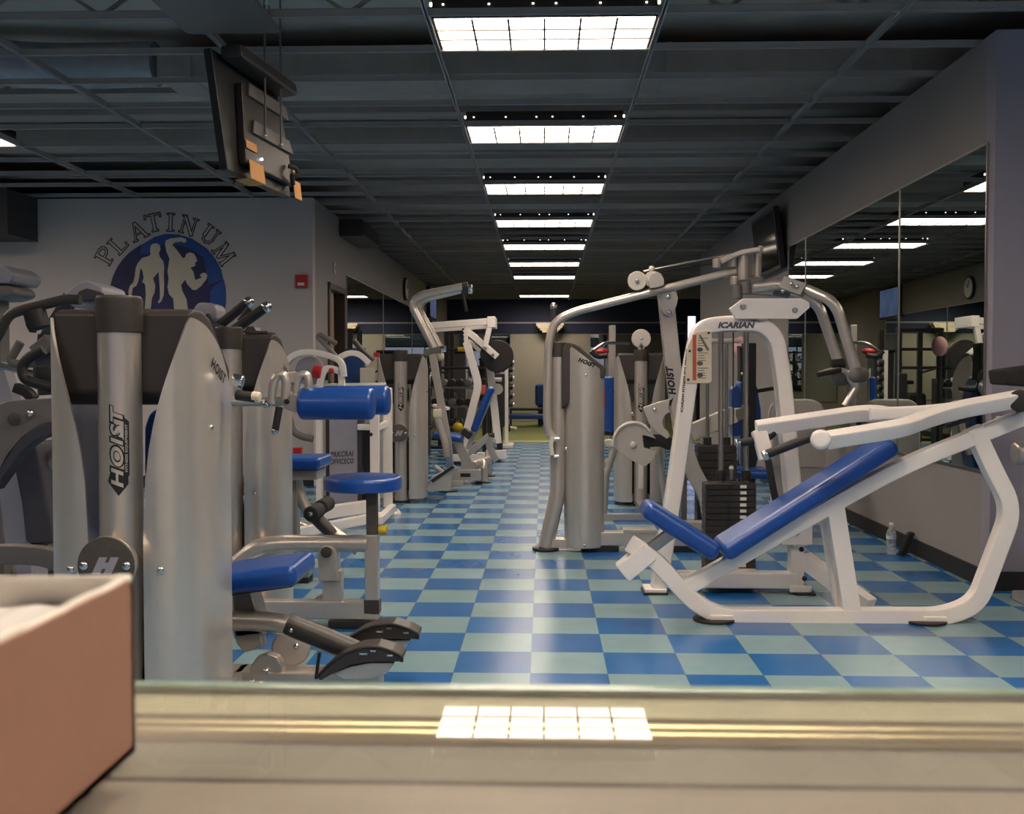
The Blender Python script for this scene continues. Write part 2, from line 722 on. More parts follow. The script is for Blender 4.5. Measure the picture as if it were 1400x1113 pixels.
# open ceiling grid: main runners 4 ft apart, cross tees 2 ft apart
g = MB()
xs = [-0.61 + 1.219 * k for k in range(-5, 7)]
for x in xs:
    g.slab((x - 0.014, -3.9, ZC), (x + 0.014, YF, ZC + 0.006))
    g.slab((x - 0.004, -3.9, ZC), (x + 0.004, YF, ZC + 0.045))
y = 5.42 - 0.595 * 15
while y < YF:
    g.slab((-XO, y - 0.012, ZC + 0.001), (XO, y + 0.012, ZC + 0.007))
    g.slab((-XO, y - 0.003, ZC + 0.001), (XO, y + 0.003, ZC + 0.04))
    y += 0.595
struct(g.build('ceiling_grid', M_grid))

# open-web joists in the plenum, running across
j = MB()
y = 1.2
while y < YF:
    j.slab((-XO, y - 0.03, 3.42), (XO, y + 0.03, 3.48))
    j.slab((-XO, y - 0.03, 3.18), (XO, y + 0.03, 3.22))
    x = -6.0
    while x < 6.0 and y < 8:
        j.beam((x, y, 3.2), (x + 0.35, y, 3.44), 0.02, 0.02, up=(0, 1, 0), bev=0)
        j.beam((x + 0.35, y, 3.44), (x + 0.7, y, 3.2), 0.02, 0.02, up=(0, 1, 0), bev=0)
        x += 0.7
    y += 1.55
struct(j.build('ceiling_joists', M_joist))
d = MB()
d.slab((-2.6, 6.95, 3.17), (XO, 7.45, 3.36), bev=0.01)
d.slab((-XO, 9.5, 3.3), (XO, 9.9, 3.48), bev=0.01)
d.slab((-XO, 15.4, 3.25), (XO, 15.8, 3.48), bev=0.01)
for q in range(6):
    d.slab((-2.4 + q * 1.6, 6.93, 3.165), (-2.36 + q * 1.6, 7.47, 3.365))
struct(d.build('ceiling_ducts', M_joist))
d = MB().tube([(-5.2, 6.9, 3.32), (-4.2, 6.95, 3.34), (-3.4, 7.0, 3.26), (-2.8, 7.1, 3.3), (-2.65, 7.1, 3.3)], 0.15, r=0.3, seg=20)
struct(d.build('ceiling_flex_duct', mat('foil_duct', rgb(170, 168, 172), 0.5, 0.2, var=0.12, scale=14)))

# walls
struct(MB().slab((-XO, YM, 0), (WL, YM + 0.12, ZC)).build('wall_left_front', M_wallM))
w = MB()
w.slab((WL - 0.12, YM + 0.12, 0), (WL, 11.62, ZC))
w.slab((WL - 0.12, 11.62, 2.22), (WL, 12.6, ZC))
w.slab((WL - 0.12, 12.6, 0), (WL, YF, ZC))
struct(w.build('wall_left', M_wall))
struct(MB().slab((WR, YP + 0.12, 0), (WR + 0.12, YE, ZC)).build('wall_right', M_wall))
struct(MB().slab((WR, YP, 0), (XO, YP + 0.12, ZC)).build('wall_front_right', M_wallR))
struct(MB().slab((WR + 0.12, YE - 0.12, 0), (XO, YE, ZC)).build('wall_return', M_wall))
struct(MB().slab((-XO, 10.25, 2.58), (-5.35, YM, ZC), bev=0.004).build('wall_bulkhead', M_bulk))
w = MB().slab((-XO, YF, 2.47), (XO, YF + 0.15, ZD))
struct(w.build('wall_far_upper', M_navy))
struct(MB().slab((-XO, YF, 0), (XO, YF + 0.15, 2.47)).build('wall_far_lower', M_beige))
struct(MB().slab((-XO, YF - 0.03, 2.45), (XO, YF, 2.49)).build('trim_2', M_lightgrey))
struct(MB().slab((-XO, YF - 0.012, 2.2), (XO, YF, 2.45)).build('trim_3', M_navy))
struct(MB().slab((-XO - 0.15, -4, 0), (-XO, YF, ZD)).build('wall_outer_left', M_wall))
struct(MB().slab((XO, -4, 0), (XO + 0.15, YF, ZD)).build('wall_outer_right', M_wall))
bw = MB()
bw.slab((-XO, -4.15, 0), (XO, -4, 0.7))
bw.slab((-XO, -4.15, 2.7), (XO, -4, ZD))
bw.slab((-XO, -4.15, 0.7), (-5, -4, 2.7))
bw.slab((6, -4.15, 0.7), (XO, -4, 2.7))
struct(bw.build('wall_back', M_wall))
# shop window behind the counter: dusk light
wn = MB()
for q in range(6):
    x = -5 + q * 2.2
    wn.slab((x - 0.03, -4.1, 0.7), (x + 0.03, -3.98, 2.7))
wn.slab((-5, -4.1, 0.7), (6, -3.98, 0.76))
wn.slab((-5, -4.1, 2.64), (6, -3.98, 2.7))
wo = struct(wn.build('window_1', M_slate))
wp = MB().slab((-5, -4.08, 0.76), (6, -4.06, 2.64)).build('window_pane', emit('dusk_window', (0.72, 0.72, 1.0, 1), 0.12), wo)
# baseboards
struct(MB().slab((WR - 0.012, YP, 0), (WR, YE, 0.105), bev=0.003).build('baseboard_right', M_base))
struct(MB().slab((WR - 0.012, YP - 0.012, 0), (XO, YP, 0.105), bev=0.003).build('baseboard_front', M_base))
struct(MB().slab((-XO, YM - 0.012, 0), (WL, YM, 0.105), bev=0.003).build('baseboard_mural', M_base))
struct(MB().slab((WL, 12.7, 0), (WL + 0.012, YF, 0.105), bev=0.003).build('baseboard_left', M_base))

# doorway in the left wall
f = MB()
f.slab((WL - 0.13, 11.62, 0), (WL + 0.02, 11.69, 2.22), bev=0.005)
f.slab((WL - 0.13, 12.53, 0), (WL + 0.02, 12.6, 2.22), bev=0.005)
f.slab((WL - 0.13, 11.62, 2.15), (WL + 0.02, 12.6, 2.22), bev=0.005)
do = struct(f.build('door_1', M_doorframe))
MB().slab((WL - 0.09, 11.69, 0.01), (WL - 0.05, 12.2, 2.15)).build('door_leaf', M_door, do)
MB().slab((WL - 0.115, 12.2, 0.01), (WL - 0.095, 12.53, 2.15)).build('dark_opening_panel', M_void, do)  # flat dark panel painted as the unlit room beyond the door
MB().slab((WL - 0.052, 11.95, 1.2), (WL - 0.04, 12.17, 1.42)).build('door_plate', M_doorframe, do)

# mirrors
def mirror(lo, hi, label, axis):
    m = thing('mirror_panel', label, 'mirror', (lo + hi) / 2, 'wall mirror panels')
    a, b = V(lo), V(hi)
    MB().slab(a, b, bev=0.002, seg=1).build('glass', M_mirror, m)
    e = MB()
    if axis == 'x':
        for zz in (a.z, b.z):
            e.slab((a.x - 0.004, a.y, zz - 0.006), (b.x + 0.004, b.y, zz + 0.006))
        for yy in (a.y, b.y):
            e.slab((a.x - 0.004, yy - 0.005, a.z), (b.x + 0.004, yy + 0.005, b.z))
    else:
        for zz in (a.z, b.z):
            e.slab((a.x, a.y - 0.004, zz - 0.006), (b.x, b.y + 0.004, zz + 0.006))
        for xx in (a.x, b.x):
            e.slab((xx - 0.005, a.y - 0.004, a.z), (xx + 0.005, b.y + 0.004, b.z))
    e.build('edge_trim', M_steel, m)
    return m


ZM0, ZM1 = 0.645, 2.445
for (y0, y1, lab) in ((5.80, 7.19, 'tall wall mirror next to the corner of the lavender-tinted wall'),
                      (7.20, 9.74, 'wide wall mirror in the middle of the mirrored wall'),
                      (9.75, 10.42, 'narrow wall mirror at the far end under the wall television')):
    mirror(V((WR - 0.008, y0, ZM0)), V((WR - 0.001, y1, ZM1)), lab, 'x')
for (y0, y1, lab) in ((12.72, 15.6, 'wall mirror just beyond the doorway'),
                      (15.62, 19.0, 'second wall mirror past the doorway, behind the white pulley machine'),
                      (19.02, 22.4, 'third wall mirror past the doorway near the turf')):
    mirror(V((WL + 0.001, y0, 0.7)), V((WL + 0.008, y1, 2.4)), lab, 'x')
mirror(V((1.15, YF - 0.012, 0.5)), V((4.6, YF - 0.003, 2.18)), 'mirror on the end wall beside the beige panel', 'y')
mirror(V((-2.4, YF - 0.012, 0.5)), V((-0.85, YF - 0.003, 2.18)), 'mirror on the end wall behind the dumbbell rack', 'y')

# lit slot window on the far right
lw = struct(MB().slab((WR + 0.99, 25.2, 1.0), (WR + 1.25, 25.3, 2.62)).build('window_2', M_slate))
MB().slab((WR + 1.03, 25.19, 1.05), (WR + 1.21, 25.2, 2.58)).build('window_pane', emit('lavender_pane', (0.62, 0.62, 1.0, 1), 0.75), lw)
struct(MB().slab((WR + 1.25, 25.2, 0), (WR + 1.8, 25.3, 2.62)).build('wall_slot', M_navy))

# ------------------------------------------------------------------ ceiling lights
M_diff = lamp_lens('warm_diffuser', (1.0, 0.85, 0.70, 1), 11.0)
M_slot = emit('lamp_slot', (1.0, 0.9, 0.8, 1), 1.2)


def ceiling_light(x, y, label, lit=True):
    t = thing('ceiling_light', label, 'light', (x, y, ZC), 'recessed ceiling lights')
    x0, x1, y0, y1 = x - 0.59, x + 0.59, y + 0.055, y + 0.578
    h = MB()
    h.slab((x0, y0, ZC + 0.008), (x1, y0 + 0.02, ZC + 0.11), bev=0.003)
    h.slab((x0, y1 - 0.02, ZC + 0.008), (x1, y1, ZC + 0.11), bev=0.003)
    h.slab((x0, y0, ZC + 0.008), (x0 + 0.02, y1, ZC + 0.11), bev=0.003)
    h.slab((x1 - 0.02, y0, ZC + 0.008), (x1, y1, ZC + 0.11), bev=0.003)
    h.slab((x0, y0 - 0.004, ZC + 0.085), (x1, y1, ZC + 0.12))
    h.build('housing', M_house, t)
    MB().slab((x0 + 0.012, y0 + 0.012, ZC + 0.006), (x1 - 0.012, y1 - 0.004, ZC + 0.010)).build('diffuser', M_diff, t)
    lv = MB()
    for k in range(1, 6):
        xx = x0 + 0.02 + (x1 - x0 - 0.04) * k / 6
        lv.slab((xx - 0.006, y0 + 0.012, ZC + 0.0), (xx + 0.006, y1 - 0.004, ZC + 0.006))
    for k in range(1, 3):
        yy = y0 + 0.02 + (y1 - y0 - 0.04) * k / 3
        lv.slab((x0 + 0.012, yy - 0.006, ZC + 0.0), (x1 - 0.012, yy + 0.006, ZC + 0.006))
    lv.build('louver', M_house, t)
    for k, xx in enumerate((x0 - 0.004, x0 + 0.06, x0 + 0.3, x0 + 0.53, x0 + 0.65, x0 + 0.88, x1 - 0.06, x1 + 0.004)):
        MB().box((xx, y0 - 0.004, ZC + 0.078), (0.012, 0.010, 0.008) if 0 < k < 7 else (0.014, 0.014, 0.02), bev=0.003).build('light_slot', M_slot, t)
    return t


words_ = ['first', 'second', 'third', 'fourth', 'fifth', 'sixth', 'seventh']
for k in range(7):
    ceiling_light(0, 5.42 + 0.595 * 4 * k, 'lit ceiling light, %s counted from the counter end of the bright row' % words_[k])
ceiling_light(0, 5.42 + 0.595 * 32, 'dimmer ceiling light closest to the navy wall')
ceiling_light(-4.88, 5.42 + 0.595 * 4, 'lone lit ceiling light apart from the row, cut off by the frame edge')
ceiling_light(0, 5.42 - 0.595 * 4, 'lit ceiling light above the glass counter')
ceiling_light(0, 5.42 - 0.595 * 8, 'lit ceiling light directly over the counter stool')
ceiling_light(-4.88, 5.42 - 0.595 * 4, 'lit ceiling light over the cardio machines')
for k_, xx_, lab_ in ((5, 2.44, 'mirrored-wall side'), (9, -2.44, 'mural side'), (9, 2.44, 'shop-window end')):  # unseen fixtures added for more light from the counter side
    ceiling_light(xx_, 5.42 - 0.595 * k_, 'added ceiling light out of view over the front desk, ' + lab_)
ceiling_light(-4.88, 5.42, 'added ceiling light out of view over the cross trainer')  # this and the next: unseen fixtures added to brighten the mural wall
ceiling_light(-6.1, 5.42 + 0.595 * 4, 'added ceiling light out of view beside the lone lit one')
ceiling_light(4.88, 5.42 - 0.595 * 8, 'added ceiling light out of view by the shop window')  # another unseen fixture added to lift the room light

# ------------------------------------------------------------------ wall pieces
# mural: lettering round a navy disc with two pale figures
mc = P(229, 407, YM - 0.004)
R = 81 / F * (YM)
mu = thing('wall_emblem', 'round navy wall mural with two pale bodybuilder figures under arched lettering', 'mural', (mc.x, YM, mc.z))


def disc_pts(c, r, a0=0, a1=360, n=64):
    return [V((c.x + r * math.cos(math.radians(a0 + (a1 - a0) * k / n)), c.y, c.z + r * math.sin(math.radians(a0 + (a1 - a0) * k / n)))) for k in range(n + (0 if a1 - a0 == 360 else 1))]


MB().prism(disc_pts(mc, R * 1.012), (0, 0.004, 0)).build('disc_border', M_lightgrey, mu)
MB().prism(disc_pts(mc + V((0, -0.002, 0)), R), (0, 0.003, 0)).build('disc', M_muralnavy, mu)


def mpx(u, v, d=-0.004):
    # pixel of the enlarged crop (100,270)-(360,460) at 1400x1023
    p = P(100 + u / 5.385, 270 + v / 5.385, YM - 0.004)
    return V((p.x, YM + d - 0.004, p.z))


def shape(pts, name, m, d):
    t = bmesh.new()
    vs = [t.verts.new(mpx(u, v, d)) for u, v in pts]
    f_ = t.faces.new(vs)
    t.normal_update()
    bmesh.ops.triangulate(t, faces=[f_], ngon_method='EAR_CLIP')
    b = MB()
    r = bmesh.ops.extrude_face_region(t, geom=list(t.faces))
    for g_ in r['geom']:
        if isinstance(g_, bmesh.types.BMVert):
            g_.co.y += 0.002
    bmesh.ops.recalc_face_normals(t, faces=list(t.faces))
    b.take(t)
    return b.build(name, m, mu, angle=1)


shape([(1010, 690), (1040, 650), (1110, 605), (1122, 660), (1124, 720), (1112, 800), (1085, 880), (1040, 905), (1012, 800)], 'blue_patch', M_muralblue, -0.003)
shape([(490, 410), (510, 345), (600, 290), (680, 268), (780, 272), (880, 305), (985, 375), (1050, 455), (1090, 530), (1105, 600), (1000, 640), (960, 440), (870, 380), (700, 330), (560, 420)], 'blue_patch', M_muralblue, -0.003)
manA = [(410, 725), (408, 690), (420, 650), (445, 625), (455, 580), (462, 520), (480, 480), (510, 445), (560, 432), (572, 415), (568, 395), (572, 355), (590, 340), (620, 338), (640, 352), (644, 385), (632, 410), (640, 440), (665, 470), (672, 510), (668, 580), (672, 640), (668, 720), (650, 765), (630, 780), (626, 770), (640, 745), (640, 680), (634, 600), (630, 548), (590, 595), (606, 650), (600, 700), (582, 740), (572, 820), (528, 820), (536, 720), (532, 650), (522, 625), (508, 632), (520, 590), (510, 535), (496, 522), (490, 570), (480, 620), (465, 652), (440, 665), (430, 725)]
manB = [(745, 830), (738, 745), (708, 715), (695, 660), (704, 600), (696, 540), (710, 450), (688, 400), (678, 350), (682, 318), (720, 302), (790, 294), (828, 302), (836, 322), (820, 336), (800, 325), (750, 332), (732, 350), (760, 380), (782, 410), (808, 448), (826, 440), (834, 415), (860, 404), (890, 414), (905, 440), (914, 468), (898, 480), (902, 500), (880, 512), (864, 518), (885, 545), (900, 608), (948, 590), (934, 574), (950, 556), (975, 555), (990, 575), (980, 605), (940, 655), (905, 682), (880, 680), (842, 640), (826, 605), (796, 645), (806, 690), (836, 750), (846, 830)]
shape(manA, 'figure', M_muralfig, -0.005)
shape(manB, 'figure', M_muralfig, -0.005)
# arched lettering, each letter an outline: dark letter with a wall-coloured letter inset
letters = [('P', 235, 432), ('L', 327, 348), ('A', 480, 245), ('T', 592, 186), ('I', 716, 184), ('N', 850, 208), ('U', 1005, 278), ('M', 1110, 415)]
STROKES = {   # polylines with a width, in a box one unit high
    'P': [([(.22, 0), (.22, 1)], .17), ([(.22, .95), (.55, .95), (.72, .87), (.78, .73), (.72, .59), (.55, .5), (.22, .5)], .11), ([(.02, .03), (.45, .03)], .07), ([(.02, .97), (.3, .97)], .07)],
    'L': [([(.25, 0), (.25, 1)], .17), ([(.05, .04), (.82, .04)], .09), ([(.8, 0), (.84, .25)], .08), ([(.05, .97), (.45, .97)], .07)],
    'A': [([(.12, 0), (.47, 1)], .09), ([(.47, 1), (.85, 0)], .17), ([(.24, .33), (.7, .33)], .07), ([(-.02, .03), (.28, .03)], .07), ([(.66, .03), (1.02, .03)], .07)],
    'T': [([(.47, 0), (.47, 1)], .17), ([(.02, .95), (.92, .95)], .09), ([(.02, .76), (.04, 1)], .08), ([(.9, 1), (.92, .76)], .08), ([(.28, .03), (.66, .03)], .07)],
    'I': [([(.25, 0), (.25, 1)], .17), ([(.04, .03), (.46, .03)], .07), ([(.04, .97), (.46, .97)], .07)],
    'N': [([(.17, 0), (.17, 1)], .09), ([(.14, 1), (.8, 0)], .17), ([(.8, 0), (.8, 1)], .09), ([(0, .97), (.25, .97)], .07), ([(.03, .03), (.32, .03)], .07), ([(.64, .97), (.96, .97)], .07)],
    'U': [([(.2, 1), (.2, .32)], .17), ([(.2, .34), (.27, .13), (.47, .04), (.67, .13), (.75, .34)], .1), ([(.75, .3), (.75, 1)], .09), ([(0, .97), (.4, .97)], .07), ([(.6, .97), (.9, .97)], .07)],
    'M': [([(.12, 0), (.18, 1)], .09), ([(.18, 1), (.52, .08)], .17), ([(.52, .08), (.86, 1)], .09), ([(.86, 1), (.95, 0)], .17), ([(0, .03), (.26, .03)], .07), ([(.8, .03), (1.08, .03)], .07), ([(.05, .97), (.25, .97)], .07), ([(.8, .97), (1.0, .97)], .07)],
}
cu, cv = (695, 690)
for ch, u, v in letters:
    p = mpx(u, v, -0.003)
    ang = math.atan2(u - cu, cv - v)
    xm = max(q[0] for pl_, w_ in STROKES[ch] for q in pl_) / 2
    dark = None
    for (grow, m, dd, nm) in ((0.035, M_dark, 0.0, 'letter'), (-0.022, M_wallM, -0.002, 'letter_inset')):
        t = bmesh.new()
        for pl_, w_ in STROKES[ch]:
            for a, b in zip(pl_[:-1], pl_[1:]):
                a, b = V((a[0], a[1])), V((b[0], b[1]))
                d_ = (b - a).normalized()
                n_ = V((-d_.y, d_.x)) * (w_ / 2 + grow)
                e_ = d_ * (grow if len(pl_) == 2 else grow + w_ * 0.35)
                qd = [a - e_ + n_, a - e_ - n_, b + e_ - n_, b + e_ + n_]
                t.faces.new([t.verts.new(((q.x - xm) * 0.185, (q.y - 0.5) * 0.185, 0)) for q in qd])
        bmesh.ops.rotate(t, verts=t.verts, cent=(0, 0, 0), matrix=Matrix.Rotation(-ang, 3, 'Z'))
        bmesh.ops.rotate(t, verts=t.verts, cent=(0, 0, 0), matrix=Matrix.Rotation(PI / 2, 3, 'X'))
        o = MB().take(t, Matrix.Translation((p.x, p.y + dd, p.z))).build(nm, m, dark or mu, angle=1)
        dark = dark or o

fa = P(413, 385, YM)
fb = thing('wall_fire_alarm', 'small red fire alarm box on the mural wall near its corner', 'alarm', (fa.x, YM, fa.z))
MB().box((fa.x, YM - 0.025, fa.z), (0.125, 0.05, 0.135), bev=0.008).build('housing', M_red, fb)
MB().box((fa.x, YM - 0.053, fa.z - 0.03), (0.07, 0.006, 0.03), bev=0.002).build('pull_bar', M_sticker, fb)

sp = thing('wall_speaker', 'long dark speaker box high on the side wall above the doorway', 'speaker', (WL, 13.0, 2.8))
MB().slab((WL, 12.3, 2.82), (WL + 0.28, 13.5, 3.02), bev=0.015).build('cabinet', M_house, sp)
MB().slab((WL + 0.28, 12.34, 2.85), (WL + 0.288, 13.46, 2.99)).build('grille', M_black, sp)
q = P(457, 364, 11.9)
sw = thing('wall_plate', 'thin white wall plate above the doorway', 'sign', (WL, 11.95, 2.4))
MB().slab((WL, 11.93, 2.34), (WL + 0.02, 11.99, 2.47), bev=0.004).build('plate', M_sticker, sw)
MB().slab((WL + 0.02, 11.945, 2.38), (WL + 0.024, 11.975, 2.43)).build('insert', M_lightgrey, sw)

ck = thing('wall_clock', 'round wall clock high on the left wall, seen in the mirror', 'clock', (WL, 18.0, 2.66))
MB().cyl((WL, 18.0, 2.66), (WL + 0.05, 18.0, 2.66), 0.2, bev=0.012, seg=36).build('case', M_black, ck)
MB().cyl((WL + 0.05, 18.0, 2.66), (WL + 0.053, 18.0, 2.66), 0.17, bev=0.001, seg=36).build('dial', M_sticker, ck)
MB().beam((WL + 0.056, 18.0, 2.66), (WL + 0.056, 18.08, 2.72), 0.004, 0.012, up=(1, 0, 0), bev=0).build('hand', M_dark, ck)
MB().beam((WL + 0.056, 18.0, 2.66), (WL + 0.056, 17.95, 2.78), 0.004, 0.009, up=(1, 0, 0), bev=0).build('hand', M_dark, ck)
tv = thing('wall_television', 'television with a glowing blue picture high on the left wall, seen in the mirror', 'television', (WL, 22, 2.5))
MB().slab((WL, 21.4, 2.35), (WL + 0.08, 22.6, 3.0), bev=0.01).build('casing', M_tv, tv)
MB().slab((WL + 0.08, 21.44, 2.39), (WL + 0.083, 22.56, 2.96)).build('screen', emit('tv_picture', (0.14, 0.19, 0.36, 1), 0.12, var=0.5, scale=3), tv)

# television on the mirror wall
a, b, c, d = P(1025, 305, 11.6), P(1063, 283, 10.45), P(1077, 350, 10.45), P(1040, 368, 11.6)
t2 = thing('wall_television', 'dark flat television tilted down on the wall past the mirrors', 'television', (WR, 11.0, 2.5))
n = (b - a).cross(d - a).normalized()
MB().prism([V((2.28, 11.6, 2.86)), V((2.28, 10.5, 2.86)), V((2.36, 10.5, 2.24)), V((2.36, 11.6, 2.24))][::-1], (0.06, 0, 0.01), bev=0.008).build('casing', M_tv, t2)
MB().prism([V((2.283, 11.56, 2.82)), V((2.283, 10.54, 2.82)), V((2.354, 10.54, 2.28)), V((2.354, 11.56, 2.28))], (-0.004, 0, 0)).build('screen', M_screen, t2)
MB().slab((2.33, 10.9, 2.5), (WR, 11.2, 2.65)).build('bracket', M_iron, t2)

# hanging television near the camera, seen from behind
def TVp(u, v, d=0.0):
    # u along its length (0 near .. 1 far), v up its height, d behind the screen
    B1, B2, T1 = P(300, 233, 5.30), P(388, 272, 6.12), P(277, 66, 5.22)
    e1, e2 = B2 - B1, T1 - B1
    n_ = e2.cross(e1).normalized()
    if n_.x < 0:
        n_ = -n_
    return B1 + e1 * u + e2 * v + n_ * d


tvo = thing('hanging_television', 'black flat television hung from the ceiling with its back and tan tape showing', 'television', TVp(0.5, 0.0))
MB().prism([TVp(0, 0), TVp(1, 0), TVp(1, 1), TVp(0, 1)], TVp(0, 0, 0.045) - TVp(0, 0), bev=0.008).build('casing', M_tv, tvo)
MB().prism([TVp(0.03, 0.04, -0.002), TVp(0.97, 0.04, -0.002), TVp(0.97, 0.96, -0.002), TVp(0.03, 0.96, -0.002)], TVp(0, 0, -0.003) - TVp(0, 0)).build('screen', M_screen, tvo)
MB().prism([TVp(0.18, 0.10, 0.045), TVp(0.97, 0.10, 0.045), TVp(0.9, 0.82, 0.045), TVp(0.28, 0.82, 0.045)], TVp(0, 0, 0.04) - TVp(0, 0), bev=0.008).build('back_cover', M_house, tvo)
for v0 in (0.40, 0.72):
    rl = MB().prism([TVp(0.32, v0, 0.085), TVp(0.98, v0, 0.085), TVp(0.94, v0 + 0.12, 0.085), TVp(0.36, v0 + 0.12, 0.085)], TVp(0, 0, 0.016) - TVp(0, 0), bev=0.003).build('mount_rail', M_midgrey, tvo)
for u in (0.48, 0.74):
    p0 = TVp(u, 0.42, 0.11)
    MB().cyl(p0, (p0.x, p0.y, ZC + 0.3), 0.006, seg=8, bev=0).build('hanger_rod', M_midgrey, tvo)
    MB().ball(p0, 0.011).build('bolt', M_chrome, tvo)
MB().ball(TVp(0.43, 0.2, 0.09), 0.007).build('indicator_lamp', emit('white_led', (1, 1, 1, 1), 3), tvo)
for (u, v, w_, h_) in ((0.20, 0.235, 0.16, 0.07), (0.21, -0.02, 0.22, 0.16), (0.93, -0.02, 0.13, 0.17), (0.95, 0.2, 0.07, 0.05)):
    MB().prism([TVp(u, v, 0.09), TVp(u + w_, v, 0.09), TVp(u + w_, v + h_, 0.092), TVp(u, v + h_, 0.092)], TVp(0, 0, 0.003) - TVp(0, 0)).build('tape_strip', M_tape, tvo)
MB().prism([TVp(0.21, -0.02, 0.0), TVp(0.43, -0.02, 0.0), TVp(0.43, -0.02, 0.092), TVp(0.21, -0.02, 0.092)], (0, 0, -0.003)).build('tape_strip', M_tape, tvo)
MB().tube([TVp(0.86, 0.26, 0.1), TVp(0.9, 0.24, 0.14), TVp(0.9, 0.16, 0.13), TVp(0.84, 0.18, 0.12), TVp(0.9, 0.1, 0.1)], 0.014, r=0.03, seg=8).build('cable', M_black, tvo)
MB().prism([TVp(0.1, 0.94, 0.05), TVp(1.0, 0.94, 0.05), TVp(1.0, 1.06, 0.05), TVp(0.1, 1.06, 0.05)], TVp(0, 0, 0.12) - TVp(0, 0), bev=0.02).build('top_box', M_house, tvo)

# blank panel hung under the grid near the camera
a = P(245, 0, 4.95)
bp = thing('ceiling_panel', 'flat grey panel hung under the ceiling grid above the hanging television', 'panel', (-1.55, 5.1, 2.95))
MB().slab((-1.84, 4.85, 2.93), (-1.36, 5.35, 2.96), bev=0.004).build('board', M_midgrey, bp)
for (x, y) in ((-1.8, 4.9), (-1.4, 4.9), (-1.8, 5.3), (-1.4, 5.3)):
    MB().cyl((x, y, 2.96), (x, y, ZC + 0.02), 0.006, seg=8, bev=0).build('hanger_rod', M_steel, bp)
MB().tube([(-1.42, 4.98, 2.99), (-1.37, 5.0, 3.06), (-1.33, 5.02, 3.02), (-1.34, 5.02, 2.96)], 0.008, r=0.03, seg=8).build('cable', M_sticker, bp)
M_dull = mat('dull_silver', rgb(150, 145, 140), 0.6, 0.0, var=0.04)
# ------------------------------------------------------------------ weight-stack towers
def xf(x, y, rz=0.0, z=0.0):
    return Matrix.Translation((x, y, z)) @ Matrix.Rotation(rz, 4, 'Z')


def wrap_text(t, r, z0, a0=0.0):
    "flat lettering bent round an upright column, reading upwards"
    ys = [v.co.y for v in t.verts]
    lo, hi = min(ys), max(ys)
    for k in range(1, 8):
        yy = lo + (hi - lo) * k / 8
        bmesh.ops.bisect_plane(t, geom=list(t.verts) + list(t.edges) + list(t.faces), plane_co=(0, yy, 0), plane_no=(0, 1, 0))
    for v in t.verts:
        a = a0 - v.co.y / r
        v.co = V((r * math.sin(a), -r * math.cos(a), z0 + v.co.x))
    return t


def italic(t, k):
    for v in t.verts:
        v.co.x += v.co.y * k
    return t


def logo_on_column(M, root, r, z0, a0, L, H, small=True):
    t = fit(italic(stext('HOIST', 0.1, offset=0.009, spacing=1.12), 0.25), L * 1.03, H * 1.28)
    b = MB(M).take(wrap_text(t, r + 0.0012, z0, a0))
    # arrow-shaped plate round the H
    t = bmesh.new()
    vs = [t.verts.new((x, y, 0)) for x, y in ((-L * 0.60, -H * 0.1), (-L * 0.46, -H * 0.9), (-L * 0.30, -H * 0.9), (-L * 0.30, H * 0.55), (-L * 0.42, H * 0.8))]
    t.faces.new(vs)
    b.take(wrap_text(t, r + 0.0009, z0, a0))
    if small:
        t = bmesh.new()
        vs = [t.verts.new((x, y, 0)) for x, y in ((-L * 0.36, -H * 1.0), (L * 0.30, -H * 1.0), (L * 0.36, -H * 0.55), (-L * 0.36, -H * 0.55))]
        t.faces.new(vs)
        b.take(wrap_text(t, r + 0.0009, z0, a0))
    k = b.build('logo_plate', M_dark, root)
    t = fit(italic(stext('HOIST', 0.1, offset=0.003, spacing=1.16), 0.25), L, H)
    b = MB(M).take(wrap_text(t, r + 0.0022, z0, a0))
    if small:
        t = fit(stext('FITNESS EQUIPMENT', 0.03, offset=0.001), L * 0.58, H * 0.24)
        for v in t.verts:
            v.co.y -= H * 0.78
            v.co.x -= L * 0.02
        b.take(wrap_text(t, r + 0.0022, z0, a0))
    b.build('logo_lettering', M_shield, k)


